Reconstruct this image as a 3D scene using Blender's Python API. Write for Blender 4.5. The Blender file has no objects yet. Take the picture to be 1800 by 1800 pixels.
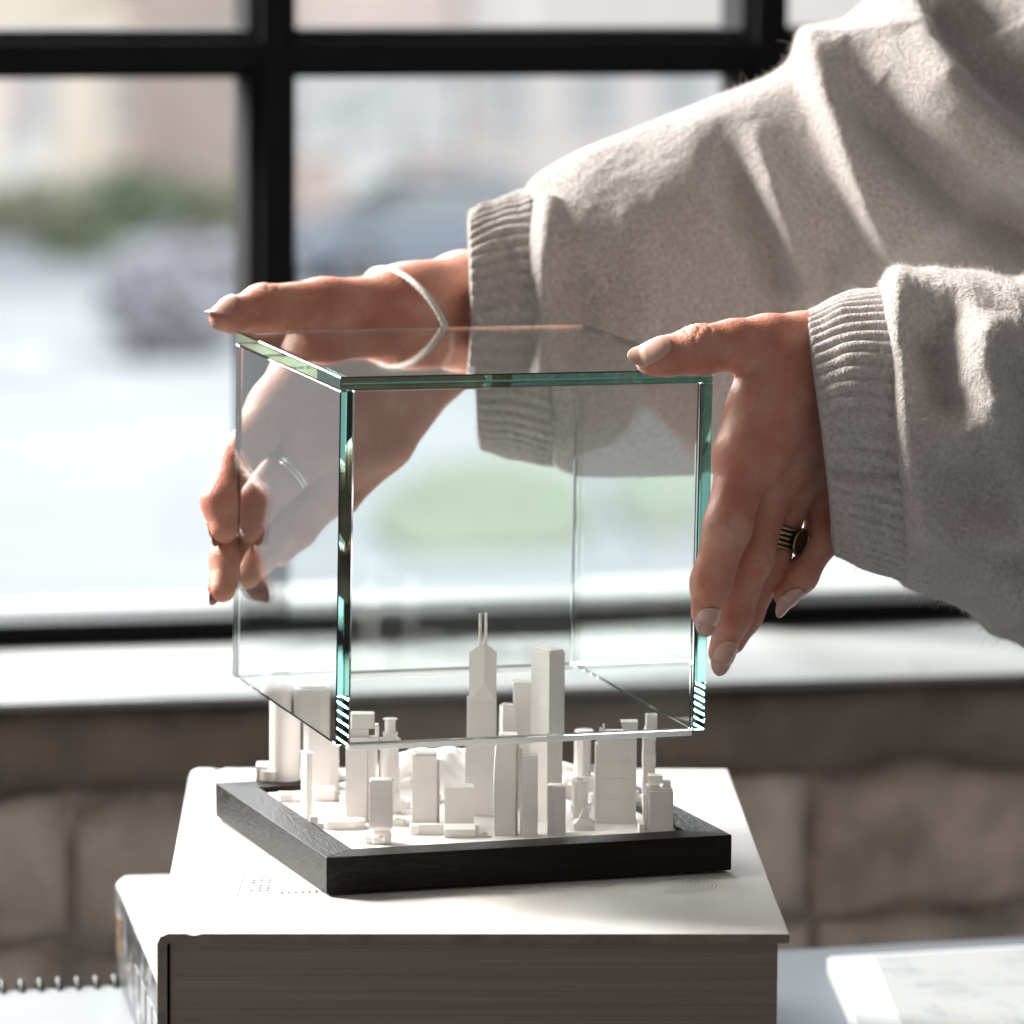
import bpy, bmesh, math, random
import numpy as np
from mathutils import Vector, Matrix
random.seed(7)
rng = np.random.default_rng(11)
scene = bpy.context.scene
COL = scene.collection

# ------------------------------------------------------------------ camera
CAM_C = np.array([-0.6244386, -1.96135075, 0.40321226])
CAM_R = np.array([0.95056033, -0.31047125, 0.00653226])
CAM_U = np.array([0.03395766, 0.12483015, 0.99159685])
CAM_F = np.array([0.30867774, 0.9423508, -0.12920146])
FPX = 9168.7
cam_data = bpy.data.cameras.new('camera')
cam = bpy.data.objects.new('camera', cam_data)
COL.objects.link(cam)
M = Matrix.Identity(4)
for i in range(3):
    M[i][0], M[i][1], M[i][2], M[i][3] = CAM_R[i], CAM_U[i], -CAM_F[i], CAM_C[i]
cam.matrix_world = M
cam_data.sensor_width = 36.0
cam_data.lens = 36.0 * FPX / 1800.0
cam_data.clip_start = 0.05
cam_data.clip_end = 600.0
cam_data.dof.use_dof = True
cam_data.dof.focus_distance = 2.015
cam_data.dof.aperture_fstop = (cam_data.lens / 1000.0) / 0.0185
cam_data.dof.aperture_blades = 0
scene.camera = cam

# ------------------------------------------------------------------ world and lamps
world = bpy.data.worlds.new('World')
scene.world = world
world.use_nodes = True
bg = world.node_tree.nodes['Background']
bg.inputs['Color'].default_value = (1.0, 0.95, 0.91, 1)
bg.inputs['Strength'].default_value = 0.25

def area_lamp(name, loc, target, size, power, color, shape='DISK', size_y=None):
    ld = bpy.data.lights.new(name, 'AREA')
    ld.shape = shape
    ld.size = size
    if size_y: ld.size_y = size_y
    ld.energy = power
    ld.color = color
    o = bpy.data.objects.new(name, ld)
    COL.objects.link(o)
    o.location = loc
    o.rotation_euler = (Vector(target) - Vector(loc)).to_track_quat('-Z', 'Y').to_euler()
    return o
KEY = Vector((-0.57, 0.61, 0.55)).normalized()
key_lamp = area_lamp('low_sun_lamp', KEY * 7.0, (0, 0, 0.05), 2.6, 2300.0, (1.0, 0.95, 0.87))
sky_lamp = area_lamp('street_daylight_lamp', (20, 38, 32), (24, 92, -3), 50.0, 46000.0, (0.93, 0.97, 1.0), 'RECTANGLE', 40.0)
window_lamp = area_lamp('window_daylight_lamp', (-0.9, 4.5, 2.35), (0.0, 0.1, 0.05), 4.2, 850.0, (0.95, 0.97, 1.0), 'RECTANGLE', 2.4)

scene.view_settings.view_transform = 'Standard'
scene.view_settings.look = 'None'
scene.view_settings.exposure = 0.0
scene.view_settings.gamma = 1.0
cy = scene.cycles
cy.use_denoising = True
cy.max_bounces = 20
cy.transmission_bounces = 18
cy.transparent_max_bounces = 24
cy.glossy_bounces = 8
cy.diffuse_bounces = 4
cy.sample_clamp_indirect = 0.0
cy.blur_glossy = 0.3
cy.caustics_reflective = False
cy.caustics_refractive = True

# ------------------------------------------------------------------ helpers
def at(px, py, z):
    """point at depth z (metres along the view axis) seen at photo pixel px, py"""
    return CAM_C + z * (CAM_F + CAM_R * (px - 900.0) / FPX - CAM_U * (py - 900.0) / FPX)

def on_z(px, py, h):
    d = CAM_F + CAM_R * (px - 900.0) / FPX - CAM_U * (py - 900.0) / FPX
    t = (h - CAM_C[2]) / d[2]
    return CAM_C + d * t, t

def tag(o, label=None, cat=None, group=None, kind=None):
    if label: o['label'] = label
    if cat: o['category'] = cat
    if group: o['group'] = group
    if kind: o['kind'] = kind
    return o

def empty(name, loc=(0, 0, 0), rot=(0, 0, 0)):
    o = bpy.data.objects.new(name, None)
    o.empty_display_size = 0.02
    COL.objects.link(o)
    o.location = loc
    o.rotation_euler = rot
    return o

def link_mesh(name, me, mat=None, parent=None):
    o = bpy.data.objects.new(name, me)
    COL.objects.link(o)
    if mat is not None and not me.materials:
        me.materials.append(mat)
    if parent is not None: o.parent = parent
    return o

def obj(name, bm, mat=None, parent=None, smooth=False, bevel=0.0, seg=2):
    me = bpy.data.meshes.new(name)
    bmesh.ops.recalc_face_normals(bm, faces=bm.faces[:])
    bm.to_mesh(me)
    bm.free()
    if smooth:
        me.polygons.foreach_set('use_smooth', [True] * len(me.polygons))
    o = link_mesh(name, me, mat, parent)
    if bevel:
        m = o.modifiers.new('bevel', 'BEVEL')
        m.width = bevel
        m.segments = seg
        m.limit_method = 'ANGLE'
        m.angle_limit = math.radians(35)
    return o

def add_box(bm, x0, x1, y0, y1, z0, z1, mtx=None):
    vs = [bm.verts.new((x, y, z)) for z in (z0, z1) for x, y in ((x0, y0), (x1, y0), (x1, y1), (x0, y1))]
    for f in ((0, 3, 2, 1), (4, 5, 6, 7), (0, 1, 5, 4), (1, 2, 6, 5), (2, 3, 7, 6), (3, 0, 4, 7)):
        bm.faces.new([vs[i] for i in f])
    if mtx is not None:
        for v in vs: v.co = mtx @ v.co
    return vs

def add_prism(bm, poly, z0, z1, top=None):
    """poly: list of (x, y); top: optional other outline for the upper end"""
    top = top or poly
    a = [bm.verts.new((x, y, z0)) for x, y in poly]
    b = [bm.verts.new((x, y, z1)) for x, y in top]
    n = len(a)
    bm.faces.new(a[::-1])
    bm.faces.new(b)
    for i in range(n):
        bm.faces.new((a[i], a[(i + 1) % n], b[(i + 1) % n], b[i]))

def circle(cx, cy_, r, n=32, ry=None):
    ry = ry or r
    return [(cx + r * math.cos(2 * math.pi * k / n), cy_ + ry * math.sin(2 * math.pi * k / n)) for k in range(n)]

def add_extrude(bm, prof, y0, y1):
    """closed profile in x-z, extruded along y"""
    a = [bm.verts.new((x, y0, z)) for x, z in prof]
    b = [bm.verts.new((x, y1, z)) for x, z in prof]
    n = len(a)
    bm.faces.new(a)
    bm.faces.new(b[::-1])
    for i in range(n):
        bm.faces.new((a[i], b[i], b[(i + 1) % n], a[(i + 1) % n]))

def grid_mesh(name, P, mat, parent=None, closed_u=False, smooth=True):
    """P: (nv, nu, 3) array of points"""
    nv, nu = P.shape[:2]
    idx = np.arange(nv * nu).reshape(nv, nu)
    if closed_u:
        idx = np.concatenate([idx, idx[:, :1]], 1)
    a, b, c, d = idx[:-1, :-1], idx[:-1, 1:], idx[1:, 1:], idx[1:, :-1]
    F = np.stack([a, b, c, d], -1).reshape(-1, 4)
    return np_mesh(name, P.reshape(-1, 3), F, mat, parent, smooth)

def np_mesh(name, V, F, mat, parent=None, smooth=True):
    me = bpy.data.meshes.new(name)
    V = np.ascontiguousarray(V, np.float32)
    F = np.ascontiguousarray(F, np.int32)
    k = F.shape[1]
    me.vertices.add(len(V))
    me.vertices.foreach_set('co', V.ravel())
    me.loops.add(F.size)
    me.loops.foreach_set('vertex_index', F.ravel())
    me.polygons.add(len(F))
    me.polygons.foreach_set('loop_start', np.arange(0, F.size, k, dtype=np.int32))
    if smooth: me.polygons.foreach_set('use_smooth', np.ones(len(F), bool))
    me.update(calc_edges=True)
    me.validate()
    return link_mesh(name, me, mat, parent)

# ------------------------------------------------------------------ materials
class NT:
    def __init__(self, name):
        self.m = bpy.data.materials.new(name)
        self.m.use_nodes = True
        self.t = self.m.node_tree
        self.p = self.t.nodes['Principled BSDF']
        self.out = self.t.nodes['Material Output']
    def n(self, typ, **kw):
        nd = self.t.nodes.new(typ)
        for k, v in kw.items():
            if k in nd.inputs.keys(): nd.inputs[k].default_value = v
            else: setattr(nd, k, v)
        return nd
    def l(self, a, b): self.t.links.new(a, b)
    def coord(self, kind='Object', scale=(1, 1, 1)):
        c = self.n('ShaderNodeTexCoord')
        mp = self.n('ShaderNodeMapping')
        mp.inputs['Scale'].default_value = scale
        self.l(c.outputs[kind], mp.inputs['Vector'])
        return mp.outputs['Vector']
    def noise(self, vec, scale, detail=4, rough=0.55, dist=0.0):
        nd = self.n('ShaderNodeTexNoise', Scale=scale, Detail=detail, Roughness=rough, Distortion=dist)
        self.l(vec, nd.inputs['Vector'])
        return nd.outputs['Fac']
    def ramp(self, fac, stops):
        nd = self.n('ShaderNodeValToRGB')
        e = nd.color_ramp.elements
        while len(e) < len(stops): e.new(0.5)
        for el, (pos, c) in zip(e, stops):
            el.position = pos
            el.color = (c, c, c, 1) if isinstance(c, (int, float)) else (*c, 1)
        self.l(fac, nd.inputs['Fac'])
        return nd.outputs['Color']
    def bump(self, h, strength, dist, prev=None):
        b = self.n('ShaderNodeBump', Strength=strength, Distance=dist)
        self.l(h, b.inputs['Height'])
        if prev is not None: self.l(prev, b.inputs['Normal'])
        return b.outputs['Normal']
    def mix(self, fac, a, b, typ='MIX'):
        nd = self.n('ShaderNodeMix', data_type='RGBA', blend_type=typ)
        if isinstance(fac, (int, float)): nd.inputs[0].default_value = fac
        else: self.l(fac, nd.inputs[0])
        for s, v in ((6, a), (7, b)):
            if isinstance(v, tuple): nd.inputs[s].default_value = (*v, 1)
            else: self.l(v, nd.inputs[s])
        return nd.outputs[2]
    def set(self, **kw):
        for k, v in kw.items():
            k = k.replace('_', ' ')
            if hasattr(v, 'is_output'): self.l(v, self.p.inputs[k])
            elif isinstance(v, tuple) and len(v) == 3 and k != 'Subsurface Radius': self.p.inputs[k].default_value = (*v, 1)
            else: self.p.inputs[k].default_value = v
        return self.m

def simple(name, color, rough=0.6, var=0.12, scale=30.0, bump=0.0, bdist=0.001, bscale=None, **kw):
    t = NT(name)
    v = t.coord()
    f = t.noise(v, scale)
    c = t.ramp(f, [(0.3, tuple(x * (1 - var) for x in color)), (0.7, tuple(min(1, x * (1 + var)) for x in color))])
    t.set(Base_Color=c, Roughness=rough, **kw)
    if bump:
        t.set(Normal=t.bump(t.noise(v, bscale or scale * 4, 6), bump, bdist))
    return t.m

def mat_print():
    t = NT('printed_white_resin')
    v = t.coord('Object', (60, 60, 2600))
    layers = t.noise(v, 1.0, 2)
    v2 = t.coord()
    f = t.noise(v2, 90)
    t.set(Base_Color=t.ramp(f, [(0.3, (0.85, 0.805, 0.78)), (0.7, (0.89, 0.845, 0.82))]), Roughness=0.75)
    wv = t.n('ShaderNodeTexWave', wave_type='BANDS', bands_direction='Z', Scale=430.0, Distortion=0.6)
    wv.inputs['Detail Scale'].default_value = 60.0
    t.l(v2, wv.inputs['Vector'])
    b = t.bump(layers, 0.4, 0.0003)
    b = t.bump(wv.outputs['Fac'], 0.16, 0.0002, b)
    t.set(Normal=t.bump(t.noise(v2, 2500, 3), 0.25, 0.0002, b))
    return t.m

def mat_wood():
    t = NT('black_stained_oak')
    v = t.coord('Object', (14, 170, 170))
    g = t.noise(v, 1.6, 8, 0.7, 1.2)
    v3 = t.coord('Object', (170, 1300, 1300))
    pores = t.ramp(t.noise(v3, 1.0, 4, 0.6, 0.4), [(0.36, 0.0), (0.52, 1.0)])
    t.set(Base_Color=t.ramp(g, [(0.3, (0.007, 0.005, 0.0045)), (0.75, (0.018, 0.013, 0.011))]), Roughness=0.45)
    t.p.inputs['Specular IOR Level'].default_value = 0.16
    b = t.bump(pores, 0.5, 0.0004)
    t.set(Normal=t.bump(g, 0.10, 0.0004, b))
    return t.m

def mat_glass():
    t = NT('float_glass')
    t.t.nodes.remove(t.p)
    g = t.n('ShaderNodeBsdfGlass', IOR=1.52, Roughness=0.0)
    g.inputs['Color'].default_value = (1, 1, 1, 1)
    t.l(g.outputs[0], t.out.inputs['Surface'])
    a = t.n('ShaderNodeVolumeAbsorption', Density=6.5)
    a.inputs['Color'].default_value = (0.0, 0.76, 0.62, 1)
    t.l(a.outputs[0], t.out.inputs['Volume'])
    return t.m

def mat_edge_glint():  # flat white that paints in the glint along the case's lower edges
    t = NT('painted_edge_glint')
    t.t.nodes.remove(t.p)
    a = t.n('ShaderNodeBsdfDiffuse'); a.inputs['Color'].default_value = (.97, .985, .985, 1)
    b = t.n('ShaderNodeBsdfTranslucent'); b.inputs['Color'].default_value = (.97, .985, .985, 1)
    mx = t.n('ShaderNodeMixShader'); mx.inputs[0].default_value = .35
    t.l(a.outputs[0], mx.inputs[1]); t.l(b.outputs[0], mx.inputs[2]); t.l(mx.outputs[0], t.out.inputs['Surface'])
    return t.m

def mat_pane():
    t = NT('window_glass')
    t.t.nodes.remove(t.p)
    lw = t.n('ShaderNodeLayerWeight', Blend=0.5)
    pw = t.n('ShaderNodeMath', operation='POWER'); pw.inputs[1].default_value = 5.0
    t.l(lw.outputs['Facing'], pw.inputs[0])
    ma = t.n('ShaderNodeMath', operation='MULTIPLY_ADD'); ma.inputs[1].default_value = 0.6; ma.inputs[2].default_value = 0.04
    t.l(pw.outputs[0], ma.inputs[0])
    fr = ma
    tr = t.n('ShaderNodeBsdfTransparent')
    tr.inputs['Color'].default_value = (0.97, 0.985, 0.98, 1)
    gl = t.n('ShaderNodeBsdfGlossy', Roughness=0.0)
    mx = t.n('ShaderNodeMixShader')
    t.l(fr.outputs[0], mx.inputs[0]); t.l(tr.outputs[0], mx.inputs[1]); t.l(gl.outputs[0], mx.inputs[2])
    t.l(mx.outputs[0], t.out.inputs['Surface'])
    return t.m

def mat_pages():
    t = NT('page_edges')
    v = t.coord('Object', (3, 3, 1700))
    f = t.noise(v, 1.0, 4, 0.75, 0.3)
    v2 = t.coord('Object', (5, 5, 260))
    g = t.noise(v2, 1.0, 3, 0.6, 0.5)
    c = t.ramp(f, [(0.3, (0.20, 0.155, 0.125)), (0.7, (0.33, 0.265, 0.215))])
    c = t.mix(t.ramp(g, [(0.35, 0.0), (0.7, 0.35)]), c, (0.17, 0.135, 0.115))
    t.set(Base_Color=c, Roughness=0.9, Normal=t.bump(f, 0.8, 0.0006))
    return t.m

def mat_cover():
    t = NT('white_book_cover')
    v = t.coord()
    f = t.noise(v, 14, 5)
    c = t.ramp(f, [(0.3, (0.61, 0.575, 0.555)), (0.7, (0.66, 0.63, 0.61))])
    t.set(Base_Color=c, Roughness=0.42, Normal=t.bump(t.noise(v, 1800, 3), 0.12, 0.0002))
    return t.m

def mat_cover_print():
    """printed jacket of the lower book: grey picture, pale patches, orange streak"""
    t = NT('printed_spine')
    v = t.coord('Object', (30, 30, 60))
    f = t.noise(v, 1.0, 5, 0.6, 0.6)
    c = t.ramp(f, [(0.38, (0.03, 0.032, 0.038)), (0.52, (0.10, 0.10, 0.105)), (0.62, (0.34, 0.35, 0.37)), (0.7, (0.12, 0.12, 0.13))])
    t.set(Base_Color=c, Roughness=0.25)
    return t.m

def mat_map():
    t = NT('mottled_map_print')
    v = t.coord('Object', (1, 1, 1))
    f = t.noise(v, 42, 6, 0.62, 0.8)
    g = t.noise(v, 22, 3)
    c = t.ramp(f, [(0.36, (0.19, 0.21, 0.23)), (0.5, (0.33, 0.34, 0.34)), (0.62, (0.34, 0.31, 0.29)), (0.74, (0.19, 0.165, 0.165))])
    c = t.mix(t.ramp(g, [(0.35, 0.0), (0.65, 0.6)]), c, (0.36, 0.37, 0.39))
    t.set(Base_Color=c, Roughness=0.7)
    return t.m

MAT = dict(
    print=mat_print(), wood=mat_wood(), glass=mat_glass(), pane=mat_pane(), pages=mat_pages(), cover=mat_cover(),
    spine=mat_cover_print(), map=mat_map(),
    paper=simple('white_paper', (0.52, 0.53, 0.535), 0.5, 0.03),
    notepaper=simple('blue_white_paper', (0.15, 0.158, 0.168), 0.6, 0.05),
    greypaper=simple('grey_paper', (0.42, 0.41, 0.38), 0.6, 0.08),
    table=simple('painted_tabletop', (0.12, 0.132, 0.15), 0.7, 0.06, 8, 0.15, 0.0005, 300, Specular_IOR_Level=0.15),
    steel=simple('black_steel', (0.006, 0.0055, 0.006), 0.6, 0.2, 40, 0.1, 0.0005, Specular_IOR_Level=0.12),
    sill=simple('white_sill_paint', (0.235, 0.24, 0.24), 0.65, 0.12, 9, 0.3, 0.001, 60),
    stone=simple('dark_stone', (0.20, 0.165, 0.14), 0.9, 0.35, 18, 0.6, 0.003, 90),
    brick=simple('painted_brick', (0.56, 0.495, 0.45), 0.9, 0.3, 22, 0.7, 0.003, 110),
    brick_red=simple('worn_brick', (0.53, 0.44, 0.39), 0.9, 0.35, 24, 0.7, 0.003, 110),
    mortar=simple('mortar', (0.37, 0.32, 0.285), 0.95, 0.35, 60, 0.8, 0.002),
    board=simple('shaded_cover_edge', (0.20, 0.16, 0.135), 0.8, 0.2, 120),  # cover edge colour with deep shade painted in
    felt=simple('felt_pad', (0.25, 0.16, 0.10), 0.9),
    ink=simple('grey_ink', (0.10, 0.09, 0.09), 0.6, 0.2, 200),
    wire=simple('binding_wire', (0.03, 0.03, 0.032), 0.4),
)

# ------------------------------------------------------------------ the street outside the window
PAVE_Z = -5.6
def build_street():
    pav = simple('pale_paving', (0.60, 0.61, 0.64), 0.8, 0.14, 0.09)
    asph = simple('worn_asphalt', (0.44, 0.45, 0.49), 0.85, 0.15, 0.3)
    grass = simple('lawn_grass', (0.44, 0.50, 0.39), 0.9, 0.30, 0.25)
    bm = bmesh.new()
    n = 18
    xs = np.linspace(-160, 260, n); ys = np.linspace(8, 320, n)
    vs = [[bm.verts.new((x, y, PAVE_Z)) for x in xs] for y in ys]
    for j in range(n - 1):
        for i in range(n - 1):
            bm.faces.new((vs[j][i], vs[j][i + 1], vs[j + 1][i + 1], vs[j + 1][i]))
    tag(obj('street_paving', bm, pav), kind='structure')
    # a darker roadway running behind the lawns
    bm = bmesh.new()
    a = on_z(-300, 520, PAVE_Z)[0]; b = on_z(2100, 470, PAVE_Z)[0]; c = on_z(2100, 400, PAVE_Z)[0]; d = on_z(-300, 430, PAVE_Z)[0]
    poly = [(p[0], p[1]) for p in (a, b, c, d)]
    add_prism(bm, poly, PAVE_Z - 0.2, PAVE_Z + 0.012)
    tag(obj('roadway', bm, asph), kind='structure')
    # lawns
    def lawn(pts):
        bm = bmesh.new()
        add_prism(bm, [tuple(on_z(x, y, PAVE_Z)[0][:2]) for x, y in pts], PAVE_Z - 0.2, PAVE_Z + 0.12)
        tag(obj('lawn', bm, grass, bevel=0.05), kind='structure')
    lawn([(530, 715), (560, 745), (660, 740), (680, 700), (650, 600), (610, 572), (565, 590)])
    lawn([(650, 935), (720, 985), (1000, 975), (1060, 920), (1010, 845), (900, 822), (760, 835), (680, 880)])
    lawn([(1075, 890), (1120, 945), (1290, 935), (1400, 860), (1330, 760), (1130, 745)])

    wallm = [simple('cream_render', (0.80, 0.71, 0.60), 0.85, 0.08, 0.4), simple('pink_brick_facade', (0.58, 0.46, 0.43), 0.85, 0.12, 0.5),
             simple('grey_render', (0.74, 0.67, 0.65), 0.85, 0.08, 0.5)]
    glass = simple('dark_window', (0.50, 0.50, 0.51), 0.2)
    trim = simple('white_trim', (0.75, 0.74, 0.72), 0.6)
    roofm = simple('slate_roof', (0.30, 0.30, 0.32), 0.7)
    def house(px0, px1, pyb, h, mat, label, nwin, win=True):
        p0 = on_z(px0, pyb, PAVE_Z)[0]; p1 = on_z(px1, pyb - (px1 - px0) * 0.03, PAVE_Z)[0]
        w = float(np.hypot(*(p1 - p0)[:2])); ang = math.atan2(p1[1] - p0[1], p1[0] - p0[0])
        root = tag(empty('town_house', (p0[0], p0[1], PAVE_Z), (0, 0, ang)), label, 'building')
        bm = bmesh.new(); add_box(bm, 0, w, 0, 9, 0, h)
        obj('wall', bm, mat, root)
        bm = bmesh.new()
        add_extrude(bm, [(-0.3, h), (w + 0.3, h), (w - 1.0, h + 2.6), (1.0, h + 2.6)], -0.4, 9.4)
        obj('roof', bm, roofm, root)
        for fl in range(int(h // 3)):
            for k in range(nwin):
                cx = w * (k + 0.5) / nwin; z0 = 1.0 + fl * 3.0
                bm = bmesh.new(); add_box(bm, cx - 0.5, cx + 0.5, -0.05, 0.02, z0, z0 + 1.5)
                wi = obj('window', bm, glass, root)
                bm = bmesh.new()
                add_box(bm, cx - 0.6, cx + 0.6, -0.16, 0.01, z0 - 0.12, z0 - 0.002)
                obj('sill', bm, trim, wi)
        bm = bmesh.new(); add_box(bm, w * 0.48 - 0.55, w * 0.48 + 0.55, -0.04, 0.02, 0.02, 2.2)
        obj('door', bm, trim, root)
    house(-420, 505, 345, 6.4, wallm[0], 'cream rendered building across the street, seen blurred through the left pane', 5)
    house(515, 800, 372, 6.2, wallm[1], 'pinkish brick building blurred behind the dark window mullion', 3)
    house(815, 1700, 330, 6.4, wallm[2], 'pale grey building blurred above the reaching sleeve', 6)

    # hedge and shrubs made of leaf-sized faces
    leaf = [simple('hedge_leaf', (0.20, 0.24, 0.15), 0.6, 0.3, 1.5), simple('olive_leaf', (0.34, 0.34, 0.24), 0.6, 0.3, 1.5)]
    barkm = simple('bark', (0.10, 0.075, 0.055), 0.9, 0.3, 6)
    def shrub(px, pyb, wpx, hm, depth, mat, label, name='shrub', n=900):
        p, t = on_z(px, pyb, PAVE_Z)
        w = wpx * t / FPX
        root = tag(empty(name, (p[0], p[1], PAVE_Z)), label, 'plant')
        q = rng.normal(size=(n, 3)); q /= np.linalg.norm(q, axis=1)[:, None]
        q *= (rng.random(n) ** 0.33)[:, None]
        q = q * [w / 2, depth / 2, hm * 0.5] + [0, 0, hm * 0.55]
        q += rng.normal(size=(n, 3)) * 0.08
        s = 0.09 + 0.08 * rng.random(n)
        a = rng.normal(size=(n, 3)); a /= np.linalg.norm(a, axis=1)[:, None]
        b = np.cross(a, rng.normal(size=(n, 3))); b /= np.linalg.norm(b, axis=1)[:, None]
        V = np.stack([q - a * s[:, None], q + b * s[:, None] * 0.5, q + a * s[:, None], q - b * s[:, None] * 0.5], 1).reshape(-1, 3)
        np_mesh('foliage', V, np.arange(4 * n).reshape(n, 4), mat, root, False)
        for k in range(4):
            bm = bmesh.new()
            x = (k - 1.5) * w * 0.18
            add_prism(bm, circle(x, 0, 0.06, 8), 0, hm * 0.6, circle(x * 1.3, 0.05, 0.02, 8))
            obj('stem', bm, barkm, root)
    shrub(60, 420, 270, 0.75, 1.4, leaf[1], 'olive shrub furthest left below the cream building', n=900)
    shrub(235, 415, 240, 0.95, 1.4, leaf[0], 'dark green shrub below the cream building, second from left', n=900)
    shrub(395, 410, 210, 0.7, 1.4, leaf[1], 'olive shrub beside the dark mullion below the cream building', n=800)
    shrub(140, 455, 140, 0.55, 1.0, leaf[0], 'small low bush on the paving in front of the two left shrubs', n=500)

    # parked cars
    tyre = simple('tyre', (0.02, 0.02, 0.02), 0.8); rimm = simple('alloy', (0.5, 0.5, 0.52), 0.3, Metallic=1.0)
    cglass = simple('car_glass', (0.10, 0.11, 0.12), 0.08); lampm = simple('lamp_glass', (0.7, 0.7, 0.68), 0.1)
    def car(px, pyb, yaw, colour, label):
        p, t = on_z(px, pyb, PAVE_Z)
        root = tag(empty('parked_car', (p[0], p[1], PAVE_Z), (0, 0, yaw)), label, 'car', 'cars parked across the street')
        paint = simple('car_paint_' + label.split()[0], colour, 0.22, 0.03)
        prof = [(-2.1, .35), (-2.15, .62), (-2.05, .85), (-1.15, .95), (1.45, .98), (2.0, .93), (2.1, .6), (2.05, .33)]
        bm = bmesh.new()
        add_extrude(bm, prof, -0.85, 0.85)
        obj('body', bm, paint, root, smooth=False, bevel=0.08)
        bm = bmesh.new()
        lo = [(-1.2, -.8), (1.5, -.8), (1.5, .8), (-1.2, .8)]; hi = [(-0.45, -.62), (1.05, -.62), (1.05, .62), (-0.45, .62)]
        add_prism(bm, lo, .96, 1.42, hi)
        obj('cabin_glass', bm, cglass, root, bevel=0.04)
        bm = bmesh.new(); add_prism(bm, [(-.5, -.64), (1.1, -.64), (1.1, .64), (-.5, .64)], 1.425, 1.47)
        obj('roof', bm, paint, root, bevel=0.02)
        for sx in (-1.32, 1.30):
            for sy in (-0.80, 0.80):
                bm = bmesh.new()
                bmesh.ops.create_cone(bm, cap_ends=True, segments=20, radius1=.32, radius2=.32, depth=.2,
                                      matrix=Matrix.Translation((sx, sy, .32)) @ Matrix.Rotation(math.pi / 2, 4, 'X'))
                wh = obj('wheel', bm, tyre, root)
                bm = bmesh.new()
                bmesh.ops.create_cone(bm, cap_ends=True, segments=16, radius1=.2, radius2=.2, depth=.215,
                                      matrix=Matrix.Translation((sx, sy, .32)) @ Matrix.Rotation(math.pi / 2, 4, 'X'))
                obj('rim', bm, rimm, wh)
        for sy in (-.6, .6):
            bm = bmesh.new(); add_box(bm, -2.17, -2.08, sy - .2, sy + .2, .62, .76)
            obj('headlight', bm, lampm, root)
    greyleaf = simple('grey_twigs', (0.52, 0.51, 0.55), 0.8, 0.3, 1.5)
    shrub(310, 630, 270, 1.3, 1.6, greyleaf, 'greyish twiggy shrub on the pale paving beyond the left pane', n=1300)
    shrub(420, 560, 130, 1.0, 1.2, greyleaf, 'small greyish shrub close to the dark mullion beyond the left pane', n=700)
    shrub(600, 690, 150, .7, 1.4, leaf[0], 'low green shrub on the small lawn right of the dark mullion', n=700)
    car(760, 500, 0.05, (0.22, 0.245, 0.30), 'blue black car parked side on beyond the reaching wrist')
    car(1130, 480, 0.0, (0.42, 0.43, 0.46), 'silver grey car parked behind the far sleeve')

build_street()

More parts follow.
